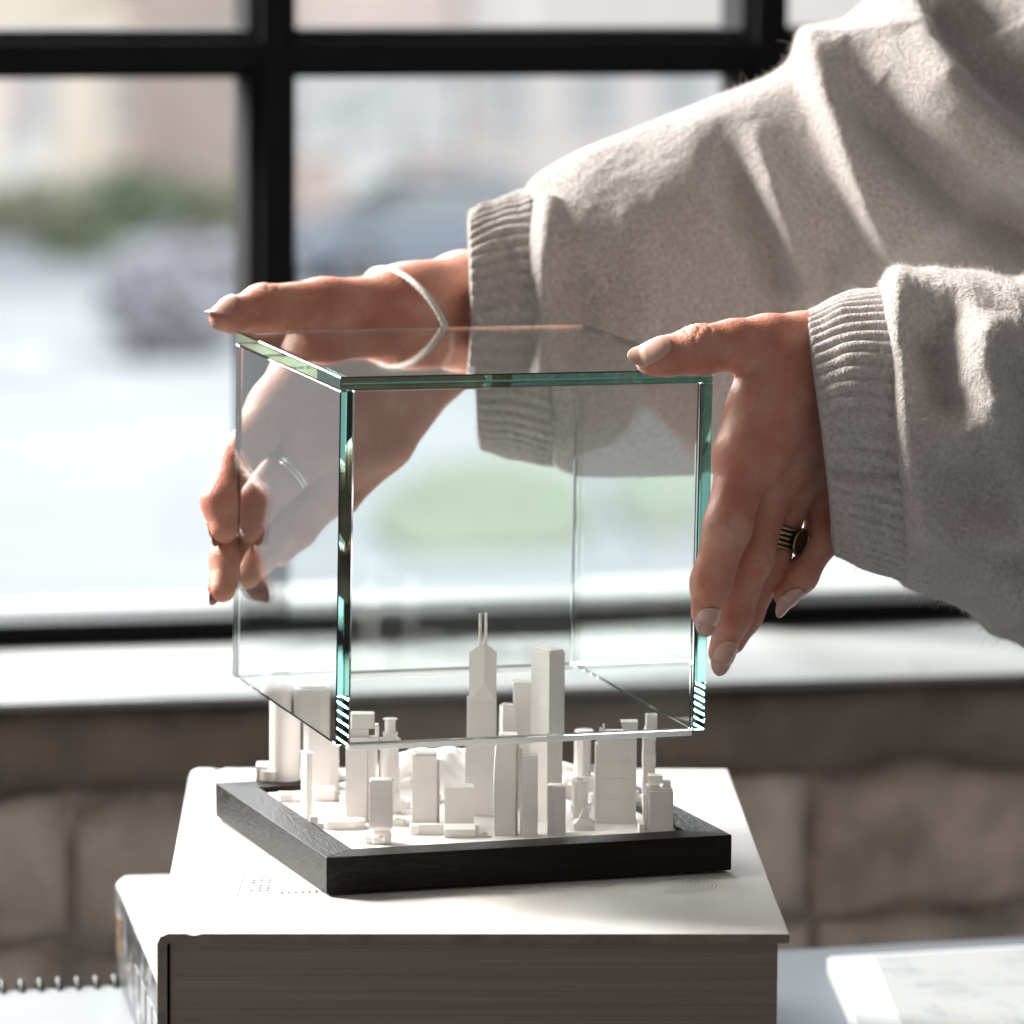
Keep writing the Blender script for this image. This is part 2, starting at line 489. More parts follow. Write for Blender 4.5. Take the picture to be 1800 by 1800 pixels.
# ------------------------------------------------------------------ window, sill and wall
WA = -0.096
WP = at(900, 1210, 2.80)
WX = np.array([math.cos(WA), math.sin(WA), 0]); WY = np.array([-math.sin(WA), math.cos(WA), 0])
def wl(px, py, Y):
    d = CAM_F + CAM_R * (px - 900.0) / FPX - CAM_U * (py - 900.0) / FPX
    t = ((WP + WY * Y - CAM_C) @ WY) / (d @ WY)
    q = CAM_C + d * t - WP
    return q @ WX, q[2]
WIN_Y = 0.19
def build_wall():
    rot = (0, 0, WA); loc = tuple(WP)
    # window
    win = tag(empty('steel_window', loc, rot), 'black steel framed grid window behind the glass case', 'window')
    zb = wl(900, 1074, WIN_Y)[1]
    zt0 = wl(300, 138, WIN_Y)[1]; zt1 = wl(300, 52, WIN_Y)[1]
    xa0 = wl(437, 300, WIN_Y)[0]; xa1 = wl(521, 300, WIN_Y)[0]
    xb0 = wl(1305, 90, WIN_Y)[0]
    pitch = xb0 - xa0; bw = xa1 - xa0
    rowh = zt0 - zb
    xs = [xa0 + k * pitch for k in range(-4, 4)]
    zs = [zt0 + k * (rowh + zt1 - zt0) for k in range(3)]
    ztop = zs[2] + (zt1 - zt0)
    x_l, x_r = xs[0], xs[-1] + bw
    bm = bmesh.new()
    add_box(bm, x_l, x_r, WIN_Y - .002, WIN_Y + .05, 0.0005, zb)
    obj('bottom_rail', bm, MAT['steel'], win, bevel=.002)
    for k, z in enumerate(zs):
        bm = bmesh.new(); add_box(bm, x_l, x_r, WIN_Y + .003, WIN_Y + .045, z, z + zt1 - zt0)
        add_box(bm, x_l, x_r, WIN_Y - .006, WIN_Y + .002, z + .006, z + zt1 - zt0 - .006)
        obj('transom', bm, MAT['steel'], win, bevel=.0015)
    for x in xs:
        bm = bmesh.new(); add_box(bm, x, x + bw, WIN_Y, WIN_Y + .05, zb + .0003, ztop + .02)
        add_box(bm, x + .006, x + bw - .006, WIN_Y - .008, WIN_Y - .001, zb + .0003, ztop + .02)
        obj('mullion', bm, MAT['steel'], win, bevel=.0015)
    for i in range(len(xs) - 1):
        z0 = zb
        for z in zs:
            bm = bmesh.new()
            add_box(bm, xs[i] + bw - .004, xs[i + 1] + .004, WIN_Y + .022, WIN_Y + .026, z0 - .002, z + .004)
            obj('pane', bm, MAT['pane'], win)
            z0 = z + zt1 - zt0
    # sill
    sill = tag(empty('window_sill', loc, rot), 'deep pale window sill below the black steel window', 'window sill')
    bm = bmesh.new(); add_box(bm, x_l, x_r, 0, WIN_Y + .07, -.0045, 0)
    obj('sill_board', bm, MAT['sill'], sill, bevel=.0015)
    bm = bmesh.new(); add_box(bm, x_l, x_r, WIN_Y + .055, WIN_Y + .13, -.03, zb * 0.6)
    obj('outer_sill', bm, MAT['sill'], sill, bevel=.003)
    # wall of rough blocks under the sill
    wall = tag(empty('brick_wall', loc, rot), 'rough brown brick wall under the window sill', 'wall')
    bm = bmesh.new(); add_box(bm, x_l, x_r, .024, .18, -1.0, -.0047)
    obj('mortar', bm, MAT['mortar'], wall)
    def block(name, x0, x1, z0, z1, mat, yf, rough):
        nx = max(4, int((x1 - x0) / .014)); nz = max(4, int((z1 - z0) / .012))
        X, Z = np.meshgrid(np.linspace(x0, x1, nx), np.linspace(z0, z1, nz))
        ex = np.minimum(X - x0, x1 - X); ez = np.minimum(Z - z0, z1 - Z)
        e = np.minimum(ex, ez)
        edge = np.clip(1 - e / .012, 0, 1) ** 2
        big = rng.normal(size=(nz, nx))
        for _ in range(2):
            big = (big + np.roll(big, 1, 0) + np.roll(big, -1, 0) + np.roll(big, 1, 1) + np.roll(big, -1, 1)) / 5
        ph = rng.random(4) * 6.28
        wob = np.sin(X * 38 + ph[0]) * np.sin(Z * 46 + ph[1]) * .6 + np.sin(X * 17 + Z * 24 + ph[2])
        Y = yf + rough * (big * 1.5 + wob * .6) + edge * .011
        jag = np.sin(X * 90 + ph[3]) * .002 + np.sin(X * 41 + ph[1]) * .003
        Z2 = Z + jag * (np.abs(Z - (z0 + z1) / 2) / ((z1 - z0) / 2)) ** 3
        P = np.stack([X, Y, Z2], -1)
        # sides going back into the mortar
        ring_b = P.copy(); 
        V = [P.reshape(-1, 3)]
        idx = np.arange(nz * nx).reshape(nz, nx)
        F = [np.stack([idx[:-1, :-1], idx[:-1, 1:], idx[1:, 1:], idx[1:, :-1]], -1).reshape(-1, 4)]
        loop = np.concatenate([idx[0, :], idx[1:, -1], idx[-1, -2::-1], idx[-2:0:-1, 0]])
        back = P.reshape(-1, 3)[loop].copy(); back[:, 1] = .05
        off = nz * nx
        V.append(back)
        nb = len(loop); k = np.arange(nb)
        F.append(np.stack([loop[k], off + k, off + (k + 1) % nb, loop[(k + 1) % nb]], -1))
        np_mesh(name, np.vstack(V), np.vstack(F), mat, wall)
    x = x_l + .02
    while x < x_r - .1:
        L = random.uniform(.8, 1.1)
        block('lintel_block', x, min(x + L, x_r), -.0535, -.0048, MAT['stone'], .006, .0022)
        x += L + .0015
    z = -.0575; row = 0
    while z > -.48:
        h = .074
        x = x_l + (-.07 if row % 2 else 0.02)
        while x < x_r - .05:
            L = random.uniform(.18, .235)
            block('brick', max(x, x_l), min(x + L, x_r), z - h, z, MAT['brick_red'] if random.random() < .16 else MAT['brick'], .010 + random.uniform(-.004, .004), .0046)
            x += L + .007
        z -= h + .0095; row += 1
build_wall()

# ------------------------------------------------------------------ table and what lies on it
TAB_Z = -0.11
def build_table():
    a = on_z(0, 1745, TAB_Z)[0]; b = on_z(1800, 1645, TAB_Z)[0]
    ang = math.atan2(b[1] - a[1], b[0] - a[0])
    t = tag(empty('table', (a[0], a[1], TAB_Z), (0, 0, ang)), 'blue grey painted table under the books', 'table')
    bm = bmesh.new(); add_box(bm, -.55, 1.15, -.95, 0, -.028, 0)
    obj('tabletop', bm, MAT['table'], t, bevel=.003)
    for x in (-.5, 1.1):
        for y in (-.9, -.05):
            bm = bmesh.new(); add_box(bm, x - .025, x + .025, y - .025, y + .025, -.72, -.0285)
            obj('leg', bm, MAT['table'], t, bevel=.002)
build_table()

def build_book1():
    root = tag(empty('hardcover_book', (0, 0.002, 0), (0, 0, -0.28926)), 'thick white hardcover book lying under the wooden base', 'book')
    w, d, T, b = .2338, .3426, .0545, .0036
    x0, x1 = -w / 2, w / 2
    # top board with a hinge groove along the spine, spine and bottom board as one profile
    prof = [(x0 + .004, 0.0)]
    for k in range(9):
        s = k / 8; prof.append((x0 + .0105 + .006 * s, -.0006 * math.sin(math.pi * s)))
    prof += [(x1 - .0004, 0), (x1, -.0005), (x1, -b + .0004), (x1 - .0004, -b), (x0 + b + .001, -b), (x0 + b, -b - .001),
             (x0 + b, -T + b + .001), (x0 + b + .001, -T + b), (x1, -T + b), (x1, -T), (x0 + .004, -T), (x0 + .0012, -T + .0012), (x0, -T + .004), (x0, -.004), (x0 + .0012, -.0012)]
    bm = bmesh.new(); add_extrude(bm, prof, -d / 2, d / 2)
    bm.normal_update()
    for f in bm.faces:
        if abs(f.normal.y) > .9: f.material_index = 1  # end faces of the cover get the darker tone, shade put into colour
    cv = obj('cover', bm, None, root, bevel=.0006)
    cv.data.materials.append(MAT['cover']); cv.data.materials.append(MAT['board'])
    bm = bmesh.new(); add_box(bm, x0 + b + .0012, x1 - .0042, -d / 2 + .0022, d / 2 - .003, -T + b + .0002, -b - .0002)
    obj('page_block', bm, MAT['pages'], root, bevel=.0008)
    # faint printed text and diagram lines on the cover
    bm = bmesh.new()
    inv = Matrix.Rotation(0.28926, 4, 'Z')
    def loc(px, py):
        p = on_z(px, py, 0)[0]; return inv @ (Vector(p) - Vector((0, 0.002, 0)))
    def line(p, q, wd=.00045):
        a, c = loc(*p), loc(*q); dr = (c - a); n = Vector((-dr.y, dr.x, 0)).normalized() * wd / 2
        h = Vector((0, 0, .00012))
        bm.faces.new([bm.verts.new(v + h) for v in (a - n, c - n, c + n, a + n)])
    line((428, 1542), (516, 1541)); line((428, 1542), (416, 1577)); line((433, 1503), (478, 1502)); line((433, 1503), (428, 1522))
    for r in range(3):
        x = 447 + r * 14; y = 1546
        for k in range(6):
            if random.random() < .9:
                line((x - k * 1.1, y + k * 4.6), (x - k * 1.1 - .8, y + k * 4.6 + random.uniform(1.8, 3.4)), .0013)
    for k in range(7):
        line((495 + k * 12, 1568 - k * .5), (497 + k * 12, 1572 - k * .5), .0011)
    for k in range(6):
        line((324 - k * 1.2, 1545 + k * 5), (323 - k * 1.2, 1547 + k * 5), .0014)
    for k in range(14):
        line((760 + k * 9, 1632 - k * .35), (764 + k * 9, 1632 - k * .35), .0016)
    obj('cover_print', bm, MAT['ink'], root)['kind'] = 'stuff'
    # fine arcs of a printed contour emblem on the cover
    bm = bmesh.new()
    for r in range(9):
        rx = .0035 + r * .0016
        pr = None
        c0 = loc(1185, 1556)
        for k in range(25):
            a = -1.9 + 2.9 * k / 24
            q = c0 + Vector((rx * math.cos(a) * 1.0, rx * math.sin(a), .00012)); q2 = q + Vector((math.cos(a), math.sin(a), 0)) * .00022
            if pr: bm.faces.new([bm.verts.new(v) for v in (pr[0], q, q2, pr[1])])
            pr = (q, q2)
    obj('cover_emblem', bm, MAT['ink'], root)
build_book1()

def build_book2():
    T = .0545; z = -.0552
    p = on_z(205, 1540, z)[0]
    a = -.159
    root = tag(empty('glossy_book', (p[0], p[1], z), (0, 0, a)), 'glossy book with dark printed spine lying under the white hardcover', 'book')
    w, d = .23, .31; b = .003
    bm = bmesh.new()
    add_extrude(bm, [(.004, 0), (w, 0), (w, -b), (b, -b), (b, -T + b), (w, -T + b), (w, -T), (.004, -T), (0, -T + .003), (0, -.003)], -d, 0)
    cv = obj('cover', bm, MAT['paper'], root, bevel=.0006)
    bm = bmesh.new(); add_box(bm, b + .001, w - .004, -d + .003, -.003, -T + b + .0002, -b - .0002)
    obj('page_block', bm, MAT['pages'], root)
    bm = bmesh.new(); add_box(bm, -.0004, .0002, -d + .001, -.001, -T + .0035, -.0035)
    obj('spine_print', bm, MAT['spine'], root)
    og = simple('orange_ink', (0.24, 0.11, 0.035), 0.5)
    bm = bmesh.new(); add_box(bm, -.0007, -.0003, -.026, -.014, -.032, -.014)
    obj('spine_emblem', bm, og, root, bevel=.0001)
    wi = simple('grey_print', (0.22, 0.22, 0.235), 0.3)
    bm = bmesh.new()
    for k in range(5):
        y = -.10 - k * .03
        add_box(bm, -.0007, -.0003, y - .020, y, -.030 - .002 * (k % 2), -.018)
    obj('spine_title', bm, wi, root)
    return root
build_book2()

def build_papers():
    # magazine with a map print at the lower right
    z = TAB_Z + .008
    p = on_z(1455, 1681, z)[0]; q = on_z(1800, 1661, z)[0]; r = on_z(1505, 1800, z)[0]
    ang = math.atan2(q[1] - p[1], q[0] - p[0])
    root = tag(empty('map_magazine', (p[0], p[1], z), (0, 0, ang)), 'white bordered magazine with mottled map print at lower right', 'magazine')
    sl = ((r - p)[0] * math.cos(ang) + (r - p)[1] * math.sin(ang)) / (-(r - p)[0] * math.sin(ang) + (r - p)[1] * math.cos(ang))
    bm = bmesh.new()
    D = .26
    add_prism(bm, [(0, 0), (-D * sl, -D), (.24 - D * sl, -D), (.24, 0)], -.0078, -.0006)
    obj('pages', bm, MAT['paper'], root, bevel=.0006)
    bm = bmesh.new()
    add_prism(bm, [(0.001, -.001), (-D * sl, -D), (.24 - D * sl, -D), (.239, -.001)], -.0005, 0)
    obj('cover', bm, MAT['paper'], root)
    bm = bmesh.new()
    add_prism(bm, [(.020, -.006), (.020 - D * sl, -D + .004), (.236 - D * sl, -D + .004), (.236, -.006)], .0001, .0003)
    obj('map_print', bm, MAT['map'], root)
    # loose sheet half under the books
    z = TAB_Z + .0012
    root = tag(empty('loose_sheet', tuple(on_z(1330, 1700, z)[0]), (0, 0, -.62)), 'grey paper sheet lying beside the stacked books', 'paper')
    bm = bmesh.new(); add_box(bm, -.06, .0, -.12, .02, -.0008, 0)
    obj('sheet', bm, MAT['greypaper'], root)
    # wire bound notebook at the lower left
    z = TAB_Z + .010
    a = on_z(-120, 1748, z)[0]; b = on_z(212, 1731, z)[0]
    ang = math.atan2(b[1] - a[1], b[0] - a[0]); L = float(np.hypot(*(b - a)[:2]))
    root = tag(empty('wire_bound_notebook', (a[0], a[1], z), (0, 0, ang)), 'white wire bound notebook on the table at lower left', 'notebook')
    bm = bmesh.new(); add_box(bm, 0, L, -.2, 0, -.0098, 0)
    obj('pages', bm, MAT['notepaper'], root, bevel=.0008)
    n = int(L / .0083)
    me = None
    for k in range(n):
        if me is None:
            bm = bmesh.new()
            R, rr, N = .0062, .0014, 14
            rings = []
            for i in range(N):
                th = 2 * math.pi * i / N
                rings.append([bm.verts.new((rr * math.cos(u), (R + rr * math.sin(u)) * math.cos(th), (R + rr * math.sin(u)) * math.sin(th))) for u in (0, 1.57, 3.14, 4.71)])
            for i in range(N):
                for j in range(4):
                    bm.faces.new((rings[i][j], rings[i][(j + 1) % 4], rings[(i + 1) % N][(j + 1) % 4], rings[(i + 1) % N][j]))
            o = obj('wire_ring', bm, MAT['wire'], root, smooth=True); me = o.data
        else:
            o = link_mesh('wire_ring', me, None, root)
        o.location = (.006 + k * .0083, .001, -.003)
build_papers()

# ------------------------------------------------------------------ city model on its wooden base
HB = 0.0152
BZ = HB - 0.0022        # top of the white city board
def build_city():
    root = tag(empty('city_model', (0, 0, 0)), 'white miniature city skyline in a black square wooden tray', 'architectural model')
    S = .1648; rw = .0145; z0 = .0012
    me = None
    for k in range(4):
        if me is None:
            bm = bmesh.new()
            s = S / 2
            add_prism(bm, [(-s, -s), (s, -s), (s - rw, -s + rw), (-s + rw, -s + rw)], z0, HB)
            o = obj('rail', bm, MAT['wood'], root, bevel=.0004, seg=2); me = o.data
        else:
            o = link_mesh('rail', me, None, root)
            m = o.modifiers.new('bevel', 'BEVEL'); m.width = .0004; m.segments = 2; m.limit_method = 'ANGLE'; m.angle_limit = math.radians(35)
        o.rotation_euler = (0, 0, k * math.pi / 2)
    for sx in (-1, 1):
        for sy in (-1, 1):
            bm = bmesh.new(); add_prism(bm, circle(sx * .074, sy * .074, .0045, 16), 0, z0)
            obj('foot_pad', bm, MAT['felt'], root)
    # ground of the city, with a hill rising at the back
    n = 120; s = S / 2 - rw - .0002
    X, Y = np.meshgrid(np.linspace(-s, s, n), np.linspace(-s, s, n))
    Z = np.full_like(X, BZ)
    def bump(cx, cy_, r, h): return h * np.exp(-((X - cx) ** 2 + (Y - cy_) ** 2) / (2 * r * r))
    hill = bump(.012, .058, .016, .013) + bump(-.012, .062, .013, .009) + bump(.040, .060, .013, .009) + bump(.058, .056, .011, .006)
    hill *= np.clip((Y - .018) / .03, 0, 1) * (1 + .10 * np.sin(X * 330 + 1) * np.sin(Y * 300) + .04 * np.sin(X * 900 + Y * 500))
    Z = Z + hill
    edge = np.minimum(np.minimum(X + s, s - X), np.minimum(Y + s, s - Y))
    Z -= np.where(edge < 1e-6, .002, 0)
    board = grid_mesh('ground_board', np.stack([X, Y, Z], -1), MAT['print'], root)

    mm = .001
    def place(px, py, yaw):
        p, t = on_z(px, py, BZ)
        return p, FPX / t
    class B:
        """a building drawn in millimetres from its front left foot; u right, v back"""
        def __init__(s, px, py, yaw=-.25):
            s.p, s.ppm = place(px, py, yaw); s.yaw = yaw; s.bm = bmesh.new()
            s.kx = 1000 / (s.ppm * math.cos(yaw + .3166)); s.kz = 1000 / (s.ppm * .992)
        def w(s, px): return px * s.kx       # pixels -> mm across the front
        def h(s, px): return px * s.kz       # pixels -> mm up
        def box(s, u0, u1, v0, v1, z0, z1): add_box(s.bm, u0 * mm, u1 * mm, v0 * mm, v1 * mm, z0 * mm, z1 * mm); return s
        def cyl(s, cu, cv, r, z0, z1, r1=None, n=36): add_prism(s.bm, circle(cu * mm, cv * mm, r * mm, n), z0 * mm, z1 * mm, circle(cu * mm, cv * mm, (r1 or r) * mm, n)); return s
        def pri(s, poly, z0, z1, top=None):
            add_prism(s.bm, [(a * mm, b * mm) for a, b in poly], z0 * mm, z1 * mm, [(a * mm, b * mm) for a, b in top] if top else None); return s
        def end(s, name='tower', smooth=False, bevel=.00014):
            o = obj(name, s.bm, MAT['print'], root, smooth=False, bevel=bevel, seg=1)
            o.location = (s.p[0], s.p[1], BZ - .0006); o.rotation_euler = (0, 0, s.yaw)
            return o
    E = 0.4   # how far feet sink below the board, mm
    # round tower at the back left, with its stepped podium
    b = B(473, 1384, -.3166); W = b.w(54); b.cyl(W / 2, W / 2, W / 2, 0, b.h(205), n=48); b.cyl(W / 2, W / 2, W / 2 - .8, b.h(205) + .01, b.h(205) + .8, n=48); b.end()
    b = B(449, 1383, -.3166); b.cyl(b.w(30), 7, b.w(30), 0, b.h(30)); b.box(b.w(0), b.w(22), 3, 14, 0, b.h(37)); b.end('low_building')
    b = B(492, 1410, -.2); b.pri([(0, 0), (b.w(22), 0), (b.w(30), 3), (b.w(30), 7), (0, 8)], 0, b.h(16)); b.end('low_building')
    # chamfered tower with a roof plate
    b = B(533, 1398, -.3); W = b.w(62); c = 2.2
    poly = [(c, 0), (W - c * 1.6, 0), (W, c * 1.6), (W, 12), (W - c, 13), (c, 13), (0, 12), (0, c)]
    b.pri(poly, 0, b.h(190)); b.pri([(a * .72 + W * .14, v * .72 + 2) for a, v in poly], b.h(190) + .01, b.h(190) + .9); b.end()
    b = B(549, 1409, -.25); b.box(0, b.w(40), 0, 7, 0, b.h(24)); b.box(b.w(33), b.w(56), 2, 7, 0, b.h(16)); b.end('low_building')
    # slim blade tower with a slanted cap
    b = B(539, 1441, .12); W = b.w(10); b.box(0, W, 0, 6, 0, b.h(119)); b.pri([(-.3, -.2), (W + .9, -.2), (W + .3, 6.2), (-.3, 6.2)], b.h(119) + .01, b.h(121)); b.end()
    b = B(545, 1456); b.box(0, b.w(14), 0, 3.5, 0, b.h(23)); b.box(b.w(14.3), b.w(25), .6, 3, 0, b.h(10)); b.end('low_building')
    # tall octagonal tower behind the front pane corner
    b = B(607, 1442, -.3); W = b.w(38); b.box(0, W, 0, 9, 0, b.h(151)); b.box(W + .02, W + b.w(14), 1.2, 8, 0, b.h(149))
    b.box(b.w(3), b.w(38), 1, 8.4, b.h(151) + .01, b.h(165)); b.pri([(b.w(6), 2.4), (b.w(9), 1.2), (b.w(45), 1.2), (b.w(48), 2.4), (b.w(48), 7), (b.w(45), 8.2), (b.w(9), 8.2), (b.w(6), 7)], b.h(165) + .01, b.h(191)); b.end()
    b = B(574, 1459); b.pri([(0, 0), (b.w(48), 0), (b.w(69), 4), (b.w(66), 9), (b.w(4), 9), (b.w(0), 5)], 0, b.h(17)); b.pri([(1, 1.5), (b.w(42), 1.5), (b.w(56), 4.5), (b.w(54), 7.5), (2, 7.5)], b.h(17) + .01, b.h(19)); b.end('low_building')
    # stepped rounded tower
    b = B(662, 1432, -.25); cu = b.w(22)
    hs = [0, 40, 62, 84, 104, 122, 134, 146, 168]
    for k in range(8):
        g = 0 if k % 2 else .3
        r = b.w(19) - g - (1.0 if k == 6 else 2.2 if k == 7 else 0)
        b.cyl(cu, 6, r, b.h(hs[k]) + .01, b.h(hs[k + 1]), n=28)
        if k < 6: b.box(cu + 1, cu + b.w(20 - k * .7), 3 - g, 10, b.h(hs[k]) + .02, b.h(hs[k + 1]) - .02)
    b.cyl(cu, 6, b.w(13), b.h(168) + .01, b.h(169.5)); b.box(b.w(-4), b.w(2), 3, 8, 0, b.h(160)); b.end()
    # dark front tower standing on a narrow neck
    b = B(649, 1486, -.31); W = b.w(41); b.box(b.w(7), b.w(25), 1, 7, 0, b.h(16)); b.box(b.w(26), b.w(39), 1.5, 8, 0, b.h(20)); b.box(b.w(8), b.w(37), 1.3, 7, b.h(20) + .01, b.h(27))
    b.pri([(b.w(8), 1.3), (b.w(37), 1.3), (b.w(37), 7), (b.w(8), 7)], b.h(27) + .01, b.h(35), [(0, 0), (W, 0), (W, 8), (0, 8)])
    b.box(0, W, 0, 8, b.h(35) + .01, b.h(116)); b.box(.5, W - .5, .5, 7.5, b.h(116) + .01, b.h(117.5)); b.cyl(b.w(26), 3, .25, b.h(117.5), b.h(124), n=8); b.box(b.w(-8), b.w(5), 2, 6, 0, b.h(16)); b.end()
    # plain tower on a two part podium
    b = B(725, 1450, -.29); W = b.w(43); b.box(0, W, 0, 9.5, 0, b.h(126)); b.box(.5, W - .5, .6, 9, b.h(126) + .01, b.h(128)); b.box(W + .05, W + b.w(5), 2.5, 8, 0, b.h(112)); b.end()
    b = B(721, 1468, -.26); b.box(0, b.w(14), 0, 4, 0, b.h(20)); b.box(b.w(15), b.w(57), 0.3, 5, 0, b.h(20)); b.end('low_building')
    # squat box on a podium
    b = B(782, 1456, -.28); W = b.w(51); b.box(0, W, 0, 10, 0, b.h(73)); b.box(.6, W - .4, .6, 9.4, b.h(73) + .01, b.h(74.5)); b.end()
    b = B(781, 1473, -.28); b.box(0, b.w(54), -.2, 12, 0, b.h(18)); b.box(b.w(54.5), b.w(61), 1.5, 10, 0, b.h(24)); b.end('low_building')
    # faceted tower with two antennas: square plan seen on its corner
    b = B(820, 1437, -.3166); W = b.w(49); c = W / 2
    P4 = [(0, c), (c, 0), (W, c), (c, W)]
    H1 = b.h(215); hl = b.h(294); ap = b.h(314); lo = b.h(245)
    bmx = b.bm
    def poly3(pts): bmx.faces.new([bmx.verts.new((p[0] * mm, p[1] * mm, p[2] * mm)) for p in pts])
    L0, F0, R0, K0 = [(x, y, 0) for x, y in P4]
    L1, R1, K1 = (0, c, hl), (W, c, hl), (c, W, hl)
    Fm, Fa = (c, 0, lo), (c, c * .55, ap)
    Lm = (-.25, c, lo - (W / 2) / 1.0)
    # lower prism: broad front facet spanning left to right, upper part: the two-face wedge
    poly3([L0, (W, c, 0), (W, c, hl), (c, 0.0, hl + 2.5), (c, 0.0, b.h(238)), (0, c * .55, b.h(206)), (0, c * .55, 0)])
    bmx.free(); b.bm = bmesh.new()
    # a: body with the front flattened below the diagonal
    fl = [(0, c * .62), (W, c * .62), (W, c * 1.4), (c, W), (0, c * 1.4)]
    b.pri(fl, 0, b.h(206)); 
    cut = [(0, c * .62), (c * 1.1, c * .2), (W, c * .62), (W, c * 1.4), (c, W), (0, c * 1.4)]
    vsb = [b.bm.verts.new((x * mm, y * mm, z * mm)) for x, y, z in
           [(0, c * .62, b.h(206)), (W, c * .62, b.h(206)), (c * 1.1, c * .2, b.h(240)),
            (0, c * .62, hl), (c * 1.1, c * .2, ap), (W, c * .62, hl), (c, W, hl), (c, W, b.h(206))]]
    for f in ((0, 1, 2), (0, 2, 4, 3), (1, 5, 4, 2), (3, 4, 6), (4, 5, 6), (0, 3, 6, 7), (1, 7, 6, 5), (0, 7, 1)):
        b.bm.faces.new([vsb[i] for i in f])
    b.cyl(W * .40, c * .8, .68, b.h(296), b.h(361), n=10); b.cyl(W * .60, c * .75, .68, b.h(296), b.h(362), n=10)
    b.pri([(-.7, c * .7), (0, c * .7), (0, c * 1.3), (-.7, c * 1.3)], 0, b.h(214)); b.end(bevel=.00012)
    # curved slab tower
    b = B(868, 1470, -.30); W = b.w(38); bm = b.bm
    n = 22; L = []; 
    for k in range(n + 1):
        s_ = k / n; off = -.15 + 1.5 * (2 * s_ - 1) ** 2 if s_ > .5 else -.15 + .35 * (1 - 2 * s_) ** 2
        L.append((off, s_ * b.h(183)))
    a_ = [bm.verts.new((x * mm, 0, z * mm)) for x, z in L]; c_ = [bm.verts.new((x * mm, .008, z * mm)) for x, z in L]
    a2 = [bm.verts.new((W * mm, 0, z * mm)) for x, z in L]; c2 = [bm.verts.new((W * mm, .008, z * mm)) for x, z in L]
    for k in range(n):
        bm.faces.new((a_[k], a2[k], a2[k + 1], a_[k + 1])); bm.faces.new((c_[k], c_[k + 1], c2[k + 1], c2[k]))
        bm.faces.new((a_[k], a_[k + 1], c_[k + 1], c_[k])); bm.faces.new((a2[k], c2[k], c2[k + 1], a2[k + 1]))
    bm.faces.new((a_[n], a2[n], c2[n], c_[n])); bm.faces.new((a_[0], c_[0], c2[0], a2[0]))
    b.box(W + .03, W + b.w(6), 2, 7, b.h(88), b.h(172)); b.box(W + .03, W + b.w(4), 3, 7, 0, b.h(88)); b.end()
    # narrow tower with a waist line
    b = B(916, 1472, -.27); W = b.w(29); b.box(0, W, 0, 8, 0, b.h(53)); b.box(.12, W - .12, .12, 8, b.h(53) + .01, b.h(148)); b.box(.2, W * .5, .4, 7.6, b.h(148) + .01, b.h(153)); b.end()
    # the great square tower turned on its corner
    b = B(961, 1446, .62 - .3166); b.kx = 1000 / b.ppm
    wr = 33 / b.ppm * 1000 / .90; wl_ = 41 / b.ppm * 1000 / .58
    b.box(0, 7.6, 0, 12.5, 0, b.h(303)); b.box(.35, 7.3, .35, 12.2, b.h(303) + .01, b.h(307)); b.end()
    # pale towers in the second row
    b = B(899, 1420, -.3); b.box(0, b.w(38), 0, 9, 0, b.h(225)); b.end()
    b = B(880, 1424, -.12); b.box(0, b.w(24), 0, 7, 0, b.h(186)); b.box(.7, b.w(20), .7, 6, b.h(186) + .01, b.h(189)); b.cyl(b.w(6), 2, .5, b.h(189), b.h(193), n=8); b.end()
    # dark box with an inset frame
    b = B(962, 1469, -.31); W = b.w(32); b.box(0, W, .25, 7, 0, b.h(89)); b.box(0, b.w(9), 0, .24, 0, b.h(91)); b.box(b.w(10.5), W, 0, .24, 0, b.h(76)); b.box(.5, W - .3, 1, 6.5, b.h(89) + .01, b.h(91)); b.end()
    # small stepped tower behind the temple
    b = B(1008, 1438, -.15); b.box(0, b.w(28), 0, 7, 0, b.h(22)); b.box(b.w(2), b.w(26), .6, 6.4, b.h(22) + .01, b.h(66)); b.box(b.w(5), b.w(21), -.1, 7, 0, b.h(68)); b.box(b.w(7), b.w(19), 1.2, 6, b.h(68) + .01, b.h(72)); b.end()
    # temple like hall with a swept roof
    b = B(1009, 1460, -.30); W = b.w(36); b.box(0, W, 0, 7, 0, b.h(13)); b.box(-b.w(8), W + .3, -.4, 7.5, 0, .8)
    q = [(-.3, -.3), (W + .3, -.3), (W + .3, 7.3), (-.3, 7.3)]; q2 = [(W * .25, 1.8), (W * .72, 1.8), (W * .72, 5), (W * .25, 5)]; q3 = [(W * .44, 3), (W * .52, 3), (W * .52, 3.7), (W * .44, 3.7)]
    b.pri(q, b.h(13) + .01, b.h(22), q2); b.pri(q2, b.h(22), b.h(42), q3); b.end('temple_hall')
    # broad slab tower with recessed bands and a crown
    b = B(1050, 1447, -.29); W = b.w(68)
    lv = [0, 45, 55, 82, 92, 113, 123, 152]
    for k in range(7):
        if k % 2 == 0: b.box(0, W, 0, 9, b.h(lv[k]) + .006, b.h(lv[k + 1]))
        else:
            b.box(0, b.w(8), 0, 9, b.h(lv[k]) + .006, b.h(lv[k + 1])); b.box(W - b.w(11), W, 0, 9, b.h(lv[k]) + .006, b.h(lv[k + 1])); b.box(b.w(8) + .01, W - b.w(11) - .01, .35, 9, b.h(lv[k]) + .006, b.h(lv[k + 1]))
    b.box(.15, W - .2, .8, 9, b.h(152) + .006, b.h(164)); b.box(b.w(0), b.w(8), .1, 1, b.h(152) + .01, b.h(155)); b.box(W - b.w(9), W, .1, 1, b.h(152) + .01, b.h(156))
    b.box(0, b.w(5), 1, 4, b.h(164) + .006, b.h(171)); b.box(b.w(5.5), b.w(9), 1, 3, b.h(164) + .006, b.h(178))
